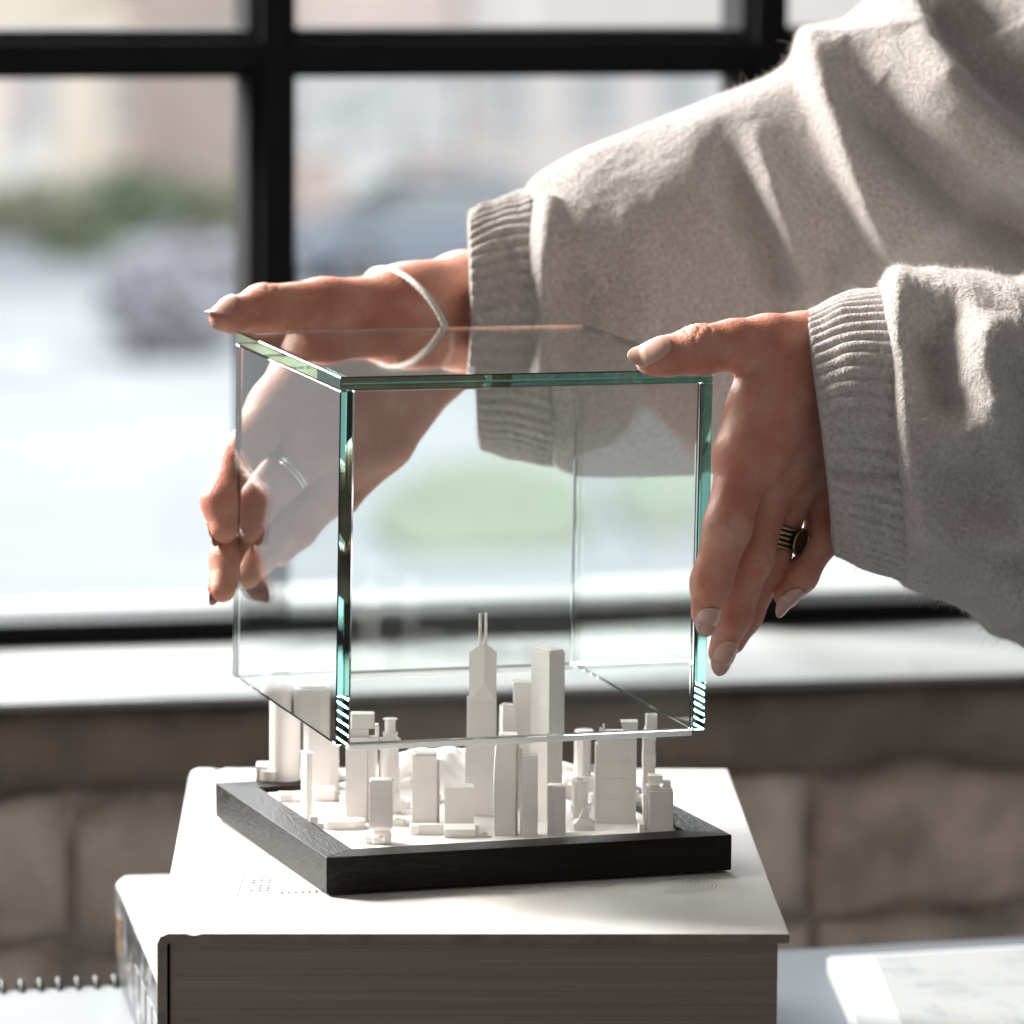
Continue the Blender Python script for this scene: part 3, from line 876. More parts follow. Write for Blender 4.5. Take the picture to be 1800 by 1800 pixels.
    b.pri([(b.w(42), 2), (W - .3, 2), (W - .3, 8), (b.w(42), 8)], b.h(164) + .006, b.h(182), [(b.w(37), 1.5), (W, 1.5), (W, 8.5), (b.w(37), 8.5)]); b.box(b.w(-4), -.05, 2, 9, 0, b.h(140)); b.end()
    # thin stacked tower at the far right
    b = B(1129, 1428, -.27); W = b.w(23); hh = [0, 40, 62, 84, 106, 130, 148, 152, 176]
    for k in range(8):
        i = .0 if k % 2 else .18
        if k == 7: b.box(b.w(2.5), W - b.w(1), .4, 5, b.h(hh[k]) + .006, b.h(hh[k + 1]))
        else: b.box(i, W - i, i, 6, b.h(hh[k]) + .006, b.h(hh[k + 1]))
    b.end()
    # stepped block at the front right corner
    b = B(1141, 1464, -.31); W = b.w(42); b.box(0, W, 0, 7, 0, b.h(76)); b.box(b.w(-6), b.w(-.2), 1, 8, 0, b.h(84)); b.box(b.w(-11), b.w(-6.2), 2, 8, 0, b.h(70)); b.box(b.w(-12), W + b.w(4), .3, 9, 0, b.h(7))
    b.box(b.w(2), W - b.w(2), .5, 6.5, b.h(76) + .006, b.h(80)); b.box(b.w(0), b.w(18), .3, 6, b.h(80) + .006, b.h(88)); b.box(b.w(-2), b.w(23), 2, 8, b.h(88) + .006, b.h(102)); b.box(b.w(24), W - 1, 2.5, 7, b.h(80) + .006, b.h(92)); b.end()
    b = B(1124, 1466, -.2); b.box(0, b.w(9), 0, 5, 0, b.h(20)); b.end('low_building')
    # tall pale drum in the back right with its podium
    b = B(1009, 1392, -.3); b.pri(circle(b.w(15), 4, b.w(15), 8), b.h(30), b.h(103)); b.pri(circle(b.w(15), 4, b.w(17), 8), b.h(103) + .01, b.h(111)); b.box(b.w(-18), b.w(38), -2, 8, 0, b.h(30)); b.end()
    # low blocks filling the streets
    low = [(1010, 1425, 30, 16, 6), (1036, 1416, 26, 22, 6), (700, 1422, 22, 14, 5), (745, 1412, 30, 20, 6), (790, 1416, 26, 14, 5), (706, 1400, 26, 26, 6), (690, 1452, 20, 12, 5),
           (600, 1412, 22, 14, 5), (1090, 1400, 28, 30, 6), (1110, 1420, 22, 22, 6), (985, 1404, 22, 26, 6), (930, 1404, 26, 22, 6), (580, 1380, 30, 20, 6), (640, 1384, 26, 18, 6), (750, 1388, 28, 16, 5), (845, 1472, 20, 6, 4)]
    for px, py, w, h, d in low:
        b = B(px, py, random.uniform(-.45, .0)); b.box(0, b.w(w), 0, d, 0, b.h(h)); b.box(b.w(w * .2), b.w(w * .6), 1, d - 1.5, b.h(h) + .006, b.h(h + random.uniform(3, 9))); b.end('low_building')
build_city()

# ------------------------------------------------------------------ lifted glass case
def build_case():
    W, D, H, t, g = .150, .1534, .1418, .0052, .00006
    a, bb, c = 0.02169, 0.00529, -0.00293
    root = tag(empty('glass_case', (-.00186, .00065, .05832), (a, bb, c)), 'clear glass display cube with green edges, lifted above the city', 'display case')
    w, d = W / 2, D / 2
    spec = [(-w, -w + t, -d, d, 0, H - t - g), (w - t, w, -d, d, 0, H - t - g), (-w + t + g, w - t - g, -d, -d + t, 0, H - t - g),
            (-w + t + g, w - t - g, d - t, d, 0, H - t - g), (-w, w, -d, d, H - t, H)]
    for s in spec:
        bm = bmesh.new(); add_box(bm, *s)
        front_back = abs(s[3] - s[2]) < .01
        o = obj('glass_pane', bm, MAT['glass'], root, bevel=.00045, seg=1)
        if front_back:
            # added white strip under the pane; the bright edge glint is its colour
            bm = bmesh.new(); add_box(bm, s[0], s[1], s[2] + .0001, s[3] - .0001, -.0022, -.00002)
            obj('edge_glint_strip', bm, MAT['edge_glint'], root, bevel=.0003, seg=1)
    # a little dust on the outer faces
    V, F = [], []
    def speck(p, n):
        n = np.array(n, float); r_ = rng.uniform(.00006, .00016)
        a_ = np.cross(n, [.3, .5, .8]); a_ /= np.linalg.norm(a_); b_ = np.cross(n, a_)
        k = len(V)
        th = rng.uniform(0, 6)
        for i in range(5):
            V.append(p + (a_ * math.cos(th + i * 1.2566) * rng.uniform(.6, 1.6) + b_ * math.sin(th + i * 1.2566)) * r_)
        V.append(p + n * r_ * .6)
        for i in range(5): F.append((k + i, k + (i + 1) % 5, k + 5))
    for _ in range(130): speck(np.array([rng.uniform(-w, w), rng.uniform(-d, d), H + .00002]), (0, 0, 1))
    for _ in range(60): speck(np.array([rng.uniform(-w, w), -d - .00002, rng.uniform(0, H)]), (0, -1, 0))
    for _ in range(40): speck(np.array([-w - .00002, rng.uniform(-d, d), rng.uniform(0, H)]), (-1, 0, 0))
    du = np_mesh('dust', np.array(V), np.array(F), MAT['paper'], root, False)
    du['kind'] = 'stuff'
    return root
MAT['edge_glint'] = mat_edge_glint()
case = build_case()

# ---- person begin
# ------------------------------------------------------------------ person: hands, sleeves, jewellery
def mat_skin():
    t = NT('skin')
    v = t.coord()
    f = t.noise(v, 55, 4, 0.6)
    g = t.noise(v, 420, 3, 0.6)
    c = t.ramp(f, [(0.28, (0.48, 0.165, 0.11)), (0.5, (0.57, 0.25, 0.175)), (0.74, (0.65, 0.37, 0.28))])
    c = t.mix(t.ramp(g, [(0.35, 0.0), (0.75, 0.22)]), c, (0.48, 0.175, 0.10))
    t.set(Base_Color=c, Roughness=0.46, Subsurface_Weight=0.35, Subsurface_Radius=(1.0, 0.32, 0.16), Subsurface_Scale=0.0035)
    t.p.inputs['Specular IOR Level'].default_value = 0.4
    vo = t.n('ShaderNodeTexVoronoi', Scale=950.0)
    t.l(v, vo.inputs['Vector'])
    b = t.bump(vo.outputs['Distance'], 0.4, 0.00035)
    b = t.bump(t.noise(v, 300, 6, 0.7), 0.4, 0.0008, b)
    b = t.bump(t.noise(v, 90, 3, 0.6), 0.25, 0.002, b)
    t.set(Normal=b)
    return t.m

def mat_wool():
    t = NT('oatmeal_wool')
    v = t.coord()
    f = t.noise(v, 520, 4, 0.65)
    g = t.noise(v, 120, 4, 0.6)
    c = t.ramp(f, [(0.3, (0.46, 0.42, 0.41)), (0.7, (0.76, 0.715, 0.70))])
    c = t.mix(t.ramp(g, [(0.4, 0.0), (0.7, 0.3)]), c, (0.50, 0.455, 0.435))
    t.set(Base_Color=c, Roughness=0.95, Sheen_Weight=0.6, Sheen_Roughness=0.4)
    b = t.bump(f, 1.0, 0.0022)
    b = t.bump(t.noise(v, 1700, 2, 0.6), 0.4, 0.0006, b)
    t.set(Normal=b)
    t.p.inputs['Specular IOR Level'].default_value = 0.1
    return t.m
MAT['skin'] = mat_skin(); MAT['wool'] = mat_wool()
MAT['nail'] = simple('nail_varnish', (0.60, 0.36, 0.29), 0.18, 0.05, 200, Coat_Weight=0.4)
MAT['fuzz'] = simple('wool_fibre', (0.62, 0.57, 0.54), 0.9, 0.1, 300)
MAT['gold'] = simple('dark_gold', (0.40, 0.29, 0.16), 0.22, 0.1, 200, Metallic=1.0)
MAT['silver'] = simple('silver', (0.75, 0.73, 0.70), 0.2, 0.05, 200, Metallic=1.0)
MAT['onyx'] = simple('black_onyx', (0.01, 0.009, 0.009), 0.12, 0.05, 200)
MAT['cord'] = simple('white_cord', (0.80, 0.76, 0.72), 0.8, 0.08, 900, 0.6, 0.0008, 1500)

def smin(a, b, k):
    h = np.clip(0.5 + 0.5 * (b - a) / k, 0, 1)
    return b * (1 - h) + a * h - k * h * (1 - h)

def cone_sdf(P, a, b, ra, rb):
    ba = b - a
    l2 = float(ba @ ba)
    pa = P - a
    t = np.clip(pa @ ba / l2, 0, 1)
    d = np.sqrt(((pa - t[..., None] * ba) ** 2).sum(-1))
    return d - (ra + (rb - ra) * t)

class HandField:
    """palm, thumb and fingers as tapered bones, blended with one another"""
    def __init__(s, J, palm, fingers, kp=.009, kf=.0040, kj=.0048):
        s.palm = [(at(*J[a][:3]), at(*J[b][:3]), J[a][3] * .001, J[b][3] * .001) for a, b in palm]
        s.fingers = [[(at(*J[a][:3]), at(*J[b][:3]), J[a][3] * .001, J[b][3] * .001) for a, b in f] for f in fingers]
        s.kp, s.kf, s.kj = kp, kf, kj
    def bones(s):
        return s.palm + [b for f in s.fingers for b in f]
    def __call__(s, P):
        far = np.full(P.shape[:-1], .05, np.float32)
        d = far.copy()
        for b in s.palm: d = smin(d, cone_sdf(P, *b), s.kp)
        fd = far.copy()
        for f in s.fingers:
            e = None
            for b in f:
                c = cone_sdf(P, *b)
                e = c if e is None else smin(e, c, s.kf)
            fd = smin(fd, e, .0007)
        return smin(d, fd, s.kj)

def surface_nets(field, lo, hi, h):
    n = np.ceil((hi - lo) / h).astype(int) + 1
    xs = [lo[i] + h * np.arange(n[i]) for i in range(3)]
    D = np.empty(n, np.float32)
    for i0 in range(0, n[0], 24):
        X = np.stack(np.meshgrid(xs[0][i0:i0 + 24], xs[1], xs[2], indexing='ij'), -1).astype(np.float32)
        D[i0:i0 + 24] = field(X)
    ins = D < 0
    c = np.zeros(n - 1, np.int8)
    for dx in (0, 1):
        for dy in (0, 1):
            for dz in (0, 1):
                c += ins[dx:n[0] - 1 + dx, dy:n[1] - 1 + dy, dz:n[2] - 1 + dz]
    cells = np.argwhere((c > 0) & (c < 8))
    vid = np.full(n - 1, -1, np.int64)
    vid[tuple(cells.T)] = np.arange(len(cells))
    acc = np.zeros((len(cells), 3)); cnt = np.zeros(len(cells))
    corners = [(0, 0, 0), (1, 0, 0), (0, 1, 0), (1, 1, 0), (0, 0, 1), (1, 0, 1), (0, 1, 1), (1, 1, 1)]
    for i in range(8):
        for j in range(i + 1, 8):
            a, b = np.array(corners[i]), np.array(corners[j])
            if np.abs(a - b).sum() != 1: continue
            da = D[tuple((cells + a).T)]; db = D[tuple((cells + b).T)]
            m = (da < 0) != (db < 0)
            t = np.where(m, da / np.where(m, da - db, 1), 0)
            acc += np.where(m[:, None], a + (b - a) * t[:, None], 0); cnt += m
    V = lo + h * (cells + acc / cnt[:, None])
    F = []
    for ax in range(3):
        sl0 = [slice(None)] * 3; sl1 = [slice(None)] * 3
        sl0[ax] = slice(0, -1); sl1[ax] = slice(1, None)
        a = ins[tuple(sl0)]; b = ins[tuple(sl1)]
        e = np.argwhere(a != b)
        o1, o2 = [i for i in range(3) if i != ax]
        e = e[(e[:, o1] > 0) & (e[:, o2] > 0) & (e[:, o1] < n[o1] - 1) & (e[:, o2] < n[o2] - 1)]
        q = []
        for u, w in ((0, 0), (1, 0), (1, 1), (0, 1)):
            cc = e.copy(); cc[:, o1] -= u; cc[:, o2] -= w
            q.append(vid[tuple(cc.T)])
        q = np.stack(q, -1)
        flip = a[tuple(e.T)]
        if ax == 1: flip = ~flip
        q[~flip] = q[~flip][:, ::-1]
        F.append(q)
    F = np.vstack(F)
    return V, F[(F >= 0).all(1)]

def laplace(V, F, it, lam=.5):
    n = len(V)
    E = np.vstack([F[:, [0, 1]], F[:, [1, 2]], F[:, [2, 3]], F[:, [3, 0]]])
    E = np.vstack([E, E[:, ::-1]])
    deg = np.bincount(E[:, 0], minlength=n)[:, None]
    for _ in range(it):
        S = np.stack([np.bincount(E[:, 0], V[E[:, 1], k], minlength=n) for k in range(3)], -1)
        V = V + lam * (S / np.maximum(deg, 1) - V)
    return V

def wrinkle(V, p, axis, dors, spacing, n, depth, reach):
    """shallow cross creases over a joint on its outer side"""
    axis = axis / np.linalg.norm(axis); dors = dors - axis * (dors @ axis); dors /= np.linalg.norm(dors)
    side = np.cross(axis, dors)
    r = V - p
    s, q, w = r @ axis, r @ dors, r @ side
    m = np.clip(q / .004, 0, 1) * np.exp(-(w / (reach * .8)) ** 2)
    d = np.zeros(len(V))
    for k in range(n):
        c = (k - (n - 1) / 2) * spacing
        d += np.exp(-((s - c - .10 * w * (k - (n - 1) / 2) - .0006 * np.sin(w * 900 + k * 2)) / .0007) ** 2) * (1 if k % 2 == 0 else .6)
    return V - (d * m * depth * 1.5)[:, None] * dors

def make_hand(J, palm, fingers, parent, wrinkles, h=.0007):
    fld = HandField(J, palm, fingers)
    pts = np.array([p for b in fld.bones() for p in b[:2]])
    rad = max(max(b[2:]) for b in fld.bones()) + .004
    V, F = surface_nets(fld, pts.min(0) - rad, pts.max(0) + rad, h)
    V = laplace(V, F, 3)
    for (pj, aj, bj, dors, sp, n, dep, reach) in wrinkles:
        V = wrinkle(V, at(*J[pj][:3]), at(*J[bj][:3]) - at(*J[aj][:3]), np.array(dors), sp, n, dep, reach)
    o = np_mesh('hand', V, F, MAT['skin'], parent)
    return o, fld

def make_nail(fld, J, a, b, dors, L0, L1, width, hand, drop=.3):
    """curved almond nail on the last bone a-b; L0 behind and L1 beyond the tip centre, in mm"""
    pa, pb = at(*J[a][:3]), at(*J[b][:3])
    ax = pb - pa; ax /= np.linalg.norm(ax)
    dn = np.array(dors, float); dn -= ax * (dn @ ax); dn /= np.linalg.norm(dn)
    sd = np.cross(ax, dn)
    r = J[b][3] * .001
    nt, nw = 26, 15
    T = np.linspace(0, 1, nt)[:, None]; U = np.linspace(-1, 1, nw)[None, :]
    L0 *= .001; L1 *= .001; width *= .001
    wprof = np.where(T < .40, .12 + .88 * np.sqrt(np.clip(1 - ((.40 - T) / .40) ** 2, 0, 1)), np.where(T < .5, 1.0, np.sqrt(np.clip(1 - ((T - .5) / .5) ** 2.1, 0, 1))))
    x = U * wprof * width / 2
    R = width * .62
    lift = np.sqrt(np.maximum(R * R - x * x, 0)) - R
    s = -L0 + (L0 + L1) * T + 0 * U
    base = (1 - T) * .0 - drop * .001 * (T * 6) ** 1.4 * .12
    P = pb + ax * s[..., None] + sd * x[..., None] + dn * (r * .9 + lift + base)[..., None]
    # sit just above the skin
    for _ in range(3):
        d = fld(P.astype(np.float32))
        push = np.where(s < r * .35, .00035 - d, np.maximum(.0002 - d, 0))
        push = np.clip(push, -.0022, .003)
        # keep it smooth across the width
        push = push.mean(1, keepdims=True) * .7 + push * .3
        P = P + dn * push[..., None]
    o = grid_mesh('fingernail', P, MAT['nail'], hand)
    m = o.modifiers.new('thick', 'SOLIDIFY'); m.thickness = .0003; m.offset = 1
    m2 = o.modifiers.new('round', 'SUBSURF'); m2.levels = m2.render_levels = 1
    return o

TOCAM = -CAM_F
person = tag(empty('person', tuple(at(2300, 700, 2.25))), 'person in an oatmeal wool sweater lifting the glass case with both hands', 'person')
def unparent_offset(o):
    o.parent = person; o.matrix_parent_inverse = Matrix.Translation(-person.location)
    return o

# near hand: back of the hand to the camera, thumb over the top plate, fingers down the right pane
JN = dict(
    f0=(1640, 720, 2.045, 25), w0=(1452, 690, 2.045, 21), w1=(1405, 640, 2.035, 15.5), w2=(1440, 690, 2.036, 16), w3=(1452, 730, 2.044, 15), w4=(1466, 770, 2.05, 12),
    web=(1362, 640, 2.022, 11), web2=(1345, 720, 2.016, 11.5),
    t0=(1425, 615, 2.032, 15), t1=(1350, 606, 2.02, 11.2), t1b=(1292, 606, 2.013, 9.4), t2=(1228, 615, 2.008, 9.3), t3=(1168, 627, 2.006, 7.2), t4=(1143, 632, 2.006, 6.0),
    i1=(1311, 800, 2.010, 10.4), i2=(1279, 925, 2.000, 8.9), i3=(1250, 1025, 2.004, 7.6), i4=(1241, 1076, 2.009, 5.9),
    m1=(1356, 826, 2.020, 9.8), m2=(1322, 980, 2.019, 8.2), m3=(1289, 1083, 2.024, 6.8), m4=(1268, 1148, 2.029, 5.2),
    r1=(1394, 846, 2.034, 9.2), r2=(1348, 1000, 2.037, 7.5), r3=(1310, 1082, 2.044, 6.3), r4=(1288, 1128, 2.049, 5.0),
    x1=(1380, 668, 2.019, 4.2), y1=(1318, 785, 2.002, 4.4), x2=(1412, 690, 2.020, 4.2), y2=(1358, 812, 2.007, 4.4), x3=(1428, 715, 2.026, 4.0), y3=(1398, 830, 2.020, 4.2),
    p1=(1440, 850, 2.047, 8.2), p2=(1447, 946, 2.040, 6.6), p3=(1409, 1013, 2.034, 5.8), p4=(1381, 1047, 2.032, 4.8))
palmN = [('f0', 'w0'), ('w1', 'i1'), ('w2', 'm1'), ('w3', 'r1'), ('w4', 'p1'), ('w0', 'w2'), ('t0', 't1'), ('web', 'web2'), ('w1', 'web2'), ('web2', 'i1'), ('x1', 'y1'), ('x2', 'y2'), ('x3', 'y3')]
fingN = [[('t1', 't1b'), ('t1b', 't2'), ('t2', 't3'), ('t3', 't4')], [('i1', 'i2'), ('i2', 'i3'), ('i3', 'i4')], [('m1', 'm2'), ('m2', 'm3'), ('m3', 'm4')], [('r1', 'r2'), ('r2', 'r3'), ('r3', 'r4')], [('p1', 'p2'), ('p2', 'p3'), ('p3', 'p4')]]
tc = TOCAM; rt = CAM_R; up = CAM_U
wrN = [('i2', 'i1', 'i3', tc, .0021, 5, .00035, .008), ('m2', 'm1', 'm3', tc + .3 * rt, .0021, 5, .0004, .008), ('r2', 'r1', 'r3', tc + .5 * rt, .002, 4, .00035, .007),
       ('t2', 't1b', 't3', tc * .6 + up, .0022, 5, .00035, .009), ('i3', 'i2', 'i4', tc, .0016, 3, .00022, .007), ('m3', 'm2', 'm4', tc + .3 * rt, .0016, 3, .00022, .006)]
hand_near, fN = make_hand(JN, palmN, fingN, None, wrN)
unparent_offset(hand_near)
make_nail(fN, JN, 't3', 't4', tc * .8 + up * .55 - rt * .1, 9, 8.5, 11.0, hand_near)
make_nail(fN, JN, 'i3', 'i4', tc + rt * .25, 5.5, 8.2, 9.6, hand_near)
make_nail(fN, JN, 'm3', 'm4', tc + rt * .35, 8, 8.0, 9.2, hand_near)
make_nail(fN, JN, 'p3', 'p4', tc * .7 + rt * .5 - up * .3, 5, 9.5, 7.6, hand_near)

# far hand: palm behind the back pane, thumb along the top, fingertips round the back left edge
JF = dict(
    f0=(1000, 515, 2.222, 17), w0=(818, 528, 2.200, 18.0), wa=(745, 530, 2.184, 13), wb=(755, 620, 2.192, 16),
    t0=(700, 550, 2.178, 16), t1=(570, 544, 2.156, 12.6), t2=(462, 541, 2.134, 9.3), t3=(412, 554, 2.122, 6.8), t4=(390, 560, 2.117, 5.2),
    c0=(560, 640, 2.162, 12),
    i1=(505, 715, 2.153, 11), i2=(418, 812, 2.136, 9.4), i3=(390, 882, 2.123, 8.0), i4=(393, 930, 2.119, 5.8),
    m1=(565, 775, 2.160, 11), m2=(446, 905, 2.146, 8.8), m3=(402, 982, 2.126, 7.4), m4=(391, 1036, 2.119, 5.4),
    r1=(625, 800, 2.168, 10.5), r2=(525, 918, 2.160, 8.0), r3=(472, 975, 2.152, 6.9), r4=(450, 1010, 2.150, 5.5),
    p1=(672, 775, 2.176, 11), p2=(592, 873, 2.168, 7.6), p3=(540, 932, 2.162, 6.5), p4=(505, 972, 2.158, 5.4))
palmF = [('f0', 'w0'), ('wa', 'i1'), ('wa', 'm1'), ('wb', 'r1'), ('wb', 'p1'), ('w0', 'wa'), ('w0', 'wb'), ('wa', 'wb'), ('t0', 't1'), ('t0', 'c0'), ('c0', 'i1'), ('c0', 'm1'), ('t0', 'm1')]
fingF = [[('t1', 't2'), ('t2', 't3'), ('t3', 't4')], [('i1', 'i2'), ('i2', 'i3'), ('i3', 'i4')], [('m1', 'm2'), ('m2', 'm3'), ('m3', 'm4')], [('r1', 'r2'), ('r2', 'r3'), ('r3', 'r4')], [('p1', 'p2'), ('p2', 'p3'), ('p3', 'p4')]]
wrF = [('t2', 't1', 't3', tc * .5 + up, .0022, 5, .0003, .009)]
hand_far, fF = make_hand(JF, palmF, fingF, None, wrF)
unparent_offset(hand_far)
make_nail(fF, JF, 't3', 't4', up - rt * .2 + tc * .35, 8, 8.0, 10.5, hand_far)
make_nail(fF, JF, 'i3', 'i4', -rt * .8 - tc * .5, 6, 6.5, 7.6, hand_far)
make_nail(fF, JF, 'm3', 'm4', -rt * .8 - tc * .5, 6, 6.5, 7.4, hand_far)

# ---- sleeves
def poly_dist(px, py, pts):
    best = np.full(px.shape, 1e9); sign = np.ones(px.shape); along = np.zeros(px.shape)
    tot = 0
    segs = list(zip(pts[:-1], pts[1:])); Ls = [math.hypot(b[0] - a[0], b[1] - a[1]) for a, b in segs]; T = sum(Ls)
    for (a, b), L in zip(segs, Ls):
        dx, dy = (b[0] - a[0]) / L, (b[1] - a[1]) / L
        s = (px - a[0]) * dx + (py - a[1]) * dy
        sc = np.clip(s, 0, L)
        d = np.hypot(px - a[0] - sc * dx, py - a[1] - sc * dy)
        m = d < best
        best = np.where(m, d, best)
        sign = np.where(m, np.sign((px - a[0]) * -dy + (py - a[1]) * dx), sign)
        along = np.where(m, (tot + sc) / T, along)
        tot += L
    return best, sign, along

def project(P):
    d = P - CAM_C; z = d @ CAM_F
    return 900 + FPX * (d @ CAM_R) / z, 900 - FPX * (d @ CAM_U) / z

def interp(st, n):
    st = np.array(st, float)
    s = np.r_[0, np.cumsum(np.hypot(*(np.diff((st[:, 0:2] + st[:, 2:4]) / 2, axis=0)).T))]
    q = np.linspace(0, s[-1], n)
    # smooth (Catmull-Rom like) interpolation through the stations
    out = np.empty((n, st.shape[1]))
    m = np.gradient(st, s, axis=0)
    k = np.clip(np.searchsorted(s, q) - 1, 0, len(s) - 2)
    hh = s[k + 1] - s[k]; t = ((q - s[k]) / hh)[:, None]; hh = hh[:, None]
    out = (2 * t**3 - 3 * t**2 + 1) * st[k] + (t**3 - 2 * t**2 + t) * hh * m[k] + (-2 * t**3 + 3 * t**2) * st[k + 1] + (t**3 - t**2) * hh * m[k + 1]
    return out

def tube(st, nl, na):
    """stations (top px, py, bottom px, py, depth, half depth) -> points, outward normals"""
    S = interp(st, nl)
    ph = np.linspace(0, 2 * math.pi, na, endpoint=False)
    P = np.empty((nl, na, 3)); N = np.empty((nl, na, 3))
    for i, (tx, ty, bx, by, z, hd) in enumerate(S):
        top, bot = at(tx, ty, z), at(bx, by, z)
        c = (top + bot) / 2; v = (top - bot) / 2; hv = np.linalg.norm(v); vn = v / hv
        cs, sn = np.cos(ph), np.sin(ph)
        e = .88
        cx = np.sign(cs) * np.abs(cs) ** e; sx = np.sign(sn) * np.abs(sn) ** e
        P[i] = c + sx[:, None] * v + cx[:, None] * (hd * TOCAM)
        nn = (sn / hv)[:, None] * vn + (cs / hd)[:, None] * TOCAM
        N[i] = nn / np.linalg.norm(nn, axis=1)[:, None]
    return P, N

def smooth_noise(shape, n, seed):
    r = np.random.default_rng(seed)
    a = r.normal(size=(n[0] + 3, n[1]))
    u = np.linspace(0, n[0], shape[0]); v = np.linspace(0, n[1], shape[1], endpoint=False)
    i, j = u.astype(int), v.astype(int); fu, fv = (u - i), (v - j)
    fu = (fu * fu * (3 - 2 * fu))[:, None]; fv = (fv * fv * (3 - 2 * fv))[None, :]
    A = a[i][:, j % n[1]]; B_ = a[i + 1][:, j % n[1]]; C = a[i][:, (j + 1) % n[1]]; D_ = a[i + 1][:, (j + 1) % n[1]]
    return A * (1 - fu) * (1 - fv) + B_ * fu * (1 - fv) + C * (1 - fu) * fv + D_ * fu * fv

def fold_disp(P, folds):
    px, py = project(P)
    D = np.zeros(px.shape)
    for kind, pts, amp, wd, ta, tb in folds:
        d, sg, al = poly_dist(px, py, pts)
        env = np.clip(al / max(ta, 1e-3), 0, 1) * np.clip((1 - al) / max(tb, 1e-3), 0, 1) if (ta or tb) else 1.0
        if kind == 'g':
            D += amp * np.exp(-(d / wd) ** 2) * env
        elif kind == 's':      # step: left of the line low, right of it high, easing back over 5 widths
            sd = d * sg
            D += amp * (1 / (1 + np.exp(-sd / (wd * .22)))) * np.exp(-np.clip(sd, 0, None) / (wd * 9)) * env
    return D

def fuzz(name, P, N, parent, n, length, seed):
    """short loose wool fibres standing off the knit"""
    r = np.random.default_rng(seed)
    nv, nu = P.shape[:2]
    # area weighted pick, only where it can be seen from the front half
    A = np.linalg.norm(np.cross(P[1:, :-1] - P[:-1, :-1], P[:-1, 1:] - P[:-1, :-1]), axis=-1)
    view = (N[:-1, :-1] @ TOCAM)
    A = A * (view > -.35)
    cdf = np.cumsum(A.ravel()); k = np.searchsorted(cdf, r.random(n) * cdf[-1])
    i, j = np.unravel_index(k, A.shape)
    u, v = r.random((2, n, 1))
    base = P[i, j] * (1 - u) * (1 - v) + P[i + 1, j] * u * (1 - v) + P[i, j + 1] * (1 - u) * v + P[i + 1, j + 1] * u * v
    nn = N[i, j]
    L = length * (.4 + .6 * r.random((n, 1))) * np.where(r.random((n, 1)) < .03, 3.2, 1)
    d1 = nn * .55 + r.normal(size=(n, 3)) * .55; d1 /= np.linalg.norm(d1, axis=1)[:, None]
    d2 = d1 * .6 + r.normal(size=(n, 3)) * .6
    d3 = d2 * .6 + r.normal(size=(n, 3)) * .6
    base = base - nn * .0002
    p1 = base + d1 * L * .35; p2 = p1 + d2 * L * .33; p3 = p2 + d3 * L * .32
    pts = np.stack([base, p1, p2, p3], 1).reshape(-1, 3).astype(np.float32)
    cu = bpy.data.hair_curves.new(name)
    cu.add_curves([4] * n)
    cu.position_data.foreach_set('vector', pts.ravel())
    rad = np.tile(np.array([.000034, .00003, .000024, .000012], np.float32), n)
    at_ = cu.attributes.get('radius') or cu.attributes.new('radius', 'FLOAT', 'POINT')
    at_.data.foreach_set('value', rad)
    cu.materials.append(MAT['fuzz'])
    o = bpy.data.objects.new(name, cu); COL.objects.link(o); o.parent = parent
    o['kind'] = 'stuff'
    return o

def normals_of(P):
    du = np.roll(P, -1, 1) - np.roll(P, 1, 1); dv = np.gradient(P, axis=0)
    n = np.cross(du, dv); n /= np.maximum(np.linalg.norm(n, axis=-1, keepdims=True), 1e-12)
    return n

def build_sleeve(body_st, cuff_st, folds, ribs, seed, nl, fz, cuff_folds=()):
    P, N = tube(body_st, nl, 460)
    D = fold_disp(P, folds)
    D = D + smooth_noise(P.shape[:2], (11, 13), seed) * .0013 + smooth_noise(P.shape[:2], (70, 80), seed + 1) * .00013
    # the fabric turns in where it is sewn to the cuff
    a = np.linspace(0, 1, nl)[:, None]
    D = D - .009 * np.exp(-(a / .012) ** 1.2)
    P = P + N * D[..., None]
    No = normals_of(P)
    if (No * N).sum() < 0: No = -No
    sl = unparent_offset(grid_mesh('sleeve', P, MAT['wool'], None, True))
    fuzz('wool_fuzz', P, No, sl, fz, .0024, seed + 5)
    C, M_ = tube(cuff_st, 130, ribs * 9)
    ang = np.arange(ribs * 9) / (ribs * 9)
    s = np.linspace(0, 1, 130)[:, None]
    rib = np.abs(np.sin(math.pi * ribs * ang + .5 * np.sin(s * 5 + seed) * .6))[None if False else slice(None)]
    rib = rib ** .7
    edge = np.clip(s / .05, 0, 1) ** .5
    D = (rib - .6) * .0017 * edge + smooth_noise(C.shape[:2], (5, 24), seed + 2) * .0005 - .006 * (1 - edge) ** 2
    D = D + fold_disp(C, cuff_folds)
    # little stitches along each rib
    D = D + .00005 * np.sin(s * 140 + np.floor(ang * ribs) * 1.7) * rib
    C2 = C + M_ * D[..., None]
    # turn the edge inwards so that the cuff has thickness
    ins = []
    for k, (dep, shift) in enumerate(((.0022, .0), (.0032, .006), (.0034, .03))):
        q = C[0] - M_[0] * (.006 + dep) + (C[20] - C[0]) * (shift / .02)
        ins.append(q)
    C3 = np.concatenate([np.stack(ins[::-1]), C2], 0)
    cf = grid_mesh('cuff', C3, MAT['wool'], sl, True)
    Nc = normals_of(C2)
    if (Nc * M_).sum() < 0: Nc = -Nc
    fuzz('wool_fuzz', C2, Nc, cf, fz // 6, .0016, seed + 9)
    return sl

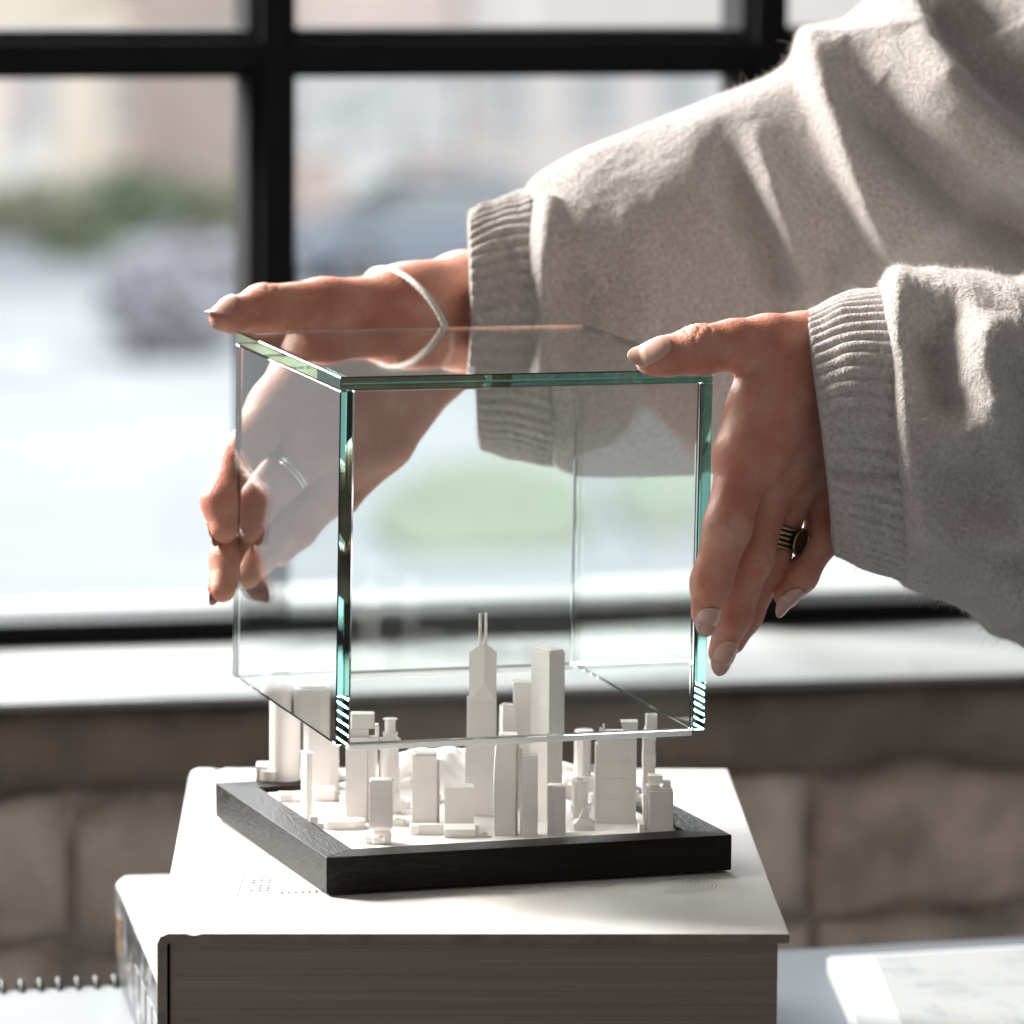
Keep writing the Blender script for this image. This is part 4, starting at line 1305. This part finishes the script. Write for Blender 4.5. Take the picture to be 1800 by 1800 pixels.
near_cuff = [(1408, 552, 1462, 974, 2.040, .040), (1470, 521, 1512, 996, 2.040, .044), (1556, 507, 1592, 1022, 2.042, .046)]
near_body = [(1538, 506, 1578, 1016, 2.042, .046), (1572, 489, 1604, 1034, 2.042, .053), (1640, 474, 1690, 1080, 2.044, .058), (1730, 472, 1800, 1140, 2.048, .064),
             (1860, 496, 1920, 1220, 2.056, .072), (2060, 540, 2120, 1330, 2.07, .08)]
near_folds = [('g', [(1650, 500), (1640, 590), (1662, 680), (1700, 760)], -.016, 40, .3, .25), ('g', [(1572, 505), (1562, 640), (1575, 780), (1600, 880)], .006, 34, 0, 0),
              ('g', [(1745, 545), (1728, 660), (1770, 790)], .012, 44, .25, .3), ('g', [(1650, 800), (1720, 900), (1800, 930)], -.008, 40, .3, .2), ('g', [(1700, 1010), (1800, 1060)], .008, 34, .3, 0), ('g', [(1850, 800), (1760, 850), (1690, 900)], -.008, 48, .2, .4), ('g', [(1590, 905), (1680, 945), (1820, 960)], .009, 26, .1, 0),
              ('g', [(1690, 960), (1830, 1000)], -.004, 26, .3, .2), ('g', [(1640, 985), (1760, 1085)], -.005, 36, .2, .2), ('g', [(1800, 620), (1860, 900)], -.012, 40, .2, .2), ('g', [(1650, 520), (1700, 560)], -.004, 26, .3, .4)]
near_cf = [('g', [(1440, 828), (1580, 838)], -.0028, 7, 0, 0), ('g', [(1440, 846), (1580, 860)], .0022, 13, 0, 0)]
far_cuff = [(822, 374, 836, 786, 2.203, .038), (868, 352, 890, 798, 2.207, .038), (930, 334, 968, 818, 2.21, .040)]
far_body = [(908, 338, 948, 812, 2.21, .040), (940, 318, 990, 826, 2.212, .045), (1130, 222, 1160, 834, 2.222, .050), (1300, 148, 1330, 826, 2.232, .056), (1410, 88, 1470, 800, 2.24, .062),
            (1540, -22, 1620, 770, 2.25, .075), (1700, -190, 1800, 720, 2.268, .095), (2060, -420, 2140, 760, 2.29, .12)]
far_folds = [('s', [(1574, 500), (1515, 400), (1471, 302), (1427, 187), (1398, 96), (1388, 50)], .020, 26, .1, .15),
             ('g', [(1250, 215), (1290, 300), (1340, 410), (1385, 560)], -.012, 36, .35, .2), ('g', [(1318, 215), (1340, 300), (1391, 444), (1430, 540)], .010, 26, .35, .1),
             ('g', [(1478, 110), (1515, 180), (1585, 255), (1690, 350), (1850, 450)], -.021, 44, .25, 0), ('g', [(1545, 60), (1585, 140), (1645, 220), (1760, 330)], .007, 36, .45, .1),
             ('g', [(1600, 70), (1690, 190), (1850, 315)], .015, 44, .3, 0),
             ('s', [(1850, 235), (1800, 205), (1720, 140), (1662, 70), (1632, -40)], -.036, 40, 0, 0),
             ('g', [(985, 440), (1030, 620)], -.005, 44, .3, .3), ('g', [(962, 352), (955, 500), (950, 640)], .005, 22, 0, .2),
             ('g', [(1090, 340), (1140, 500), (1150, 640)], .004, 40, .3, .3), ('g', [(1440, 640), (1500, 480), (1530, 400)], .006, 30, .2, .3)]
# the layer of the sweater behind the last fold lies lower, so that step runs downwards
sleeve_near = build_sleeve(near_body, near_cuff, near_folds, 58, 3, 420, 52000, near_cf)
sleeve_far = build_sleeve(far_body, far_cuff, far_folds, 54, 21, 560, 70000)

# ---- jewellery
def tube_ring(name, pts, r, mat, parent=None, n=8, twist=0, amp=0):
    pts = np.array(pts); m = len(pts)
    T = np.roll(pts, -1, 0) - np.roll(pts, 1, 0); T /= np.linalg.norm(T, axis=1)[:, None]
    c = pts.mean(0); A = pts - c; A -= T * (A * T).sum(1)[:, None]; A /= np.linalg.norm(A, axis=1)[:, None]
    Bn = np.cross(T, A)
    P = np.empty((m, n, 3))
    for k in range(n):
        a = 2 * math.pi * k / n
        rr = r * (1 + amp * np.cos(twist * 2 * math.pi * np.arange(m) / m + 2 * a))
        P[:, k] = pts + (np.cos(a) * rr)[:, None] * A + (np.sin(a) * rr)[:, None] * Bn
    P = np.concatenate([P, P[:1]], 0)
    return grid_mesh(name, P, mat, parent, True)
# bracelet round the far wrist
c = at(714, 568, 2.180); hv = at(664, 474, 2.180) - c
dv = TOCAM * .030 + CAM_R * (62 / FPX * 2.178) + CAM_U * (8 / FPX * 2.178)
ph = np.linspace(0, 2 * math.pi, 200, endpoint=False)
br = tube_ring('bracelet', [c + hv * math.sin(p) + dv * math.cos(p) for p in ph], .0013, MAT['cord'], None, 8, 60, .22)
tag(br, 'thin white cord bracelet round the wrist behind the glass case', 'bracelet')

def finger_ring(J, a, b, f, R, mat, rows, gap, name, label, thick, squash=1.0):
    pa, pb = at(*J[a][:3]), at(*J[b][:3])
    ax = (pb - pa); ax /= np.linalg.norm(ax)
    c = pa + (pb - pa) * f
    e1 = TOCAM - ax * (TOCAM @ ax); e1 /= np.linalg.norm(e1); e2 = np.cross(ax, e1)
    root = tag(empty(name, tuple(c)), label, 'ring')
    for k in range(rows):
        q = ax * ((k - (rows - 1) / 2) * gap)
        o = tube_ring('band', [q + R * (math.cos(p) * e1 + math.sin(p) * e2) for p in np.linspace(0, 2 * math.pi, 48, endpoint=False)], thick, mat, root, 8)
    return root, c, ax, e1, e2
rg, c, ax, e1, e2 = finger_ring(JN, 'r1', 'r2', .60, .0098, MAT['gold'], 5, .0019, 'gold_ring', 'broad dark gold ring of five bands on the near hand', .00085)
side = CAM_R * .9 + TOCAM * .55; side -= ax * (side @ ax); side /= np.linalg.norm(side)
up2 = np.cross(ax, side)
bm = bmesh.new()
N_ = 28
for (r0, h0, r1, h1) in ((.0052, .0096, .0052, .0112),):
    lo_ = [bm.verts.new(side * h0 + (math.cos(t) * ax + math.sin(t) * up2) * r0) for t in np.linspace(0, 2 * math.pi, N_, endpoint=False)]
    hi_ = [bm.verts.new(side * h1 + (math.cos(t) * ax + math.sin(t) * up2) * r1) for t in np.linspace(0, 2 * math.pi, N_, endpoint=False)]
    bm.faces.new(lo_[::-1]); bm.faces.new(hi_)
    for i in range(N_): bm.faces.new((lo_[i], lo_[(i + 1) % N_], hi_[(i + 1) % N_], hi_[i]))
obj('stone', bm, MAT['onyx'], rg, bevel=.0003)
tube_ring('bezel', [side * .0111 + (math.cos(t) * ax + math.sin(t) * up2) * .0053 for t in np.linspace(0, 2 * math.pi, 40, endpoint=False)], .0005, MAT['gold'], rg)
rs = finger_ring(JF, 'm1', 'm2', .42, .0107, MAT['silver'], 2, .0018, 'silver_ring', 'slim silver ring on the far hand seen through the left pane', .0006)

# CITYEND
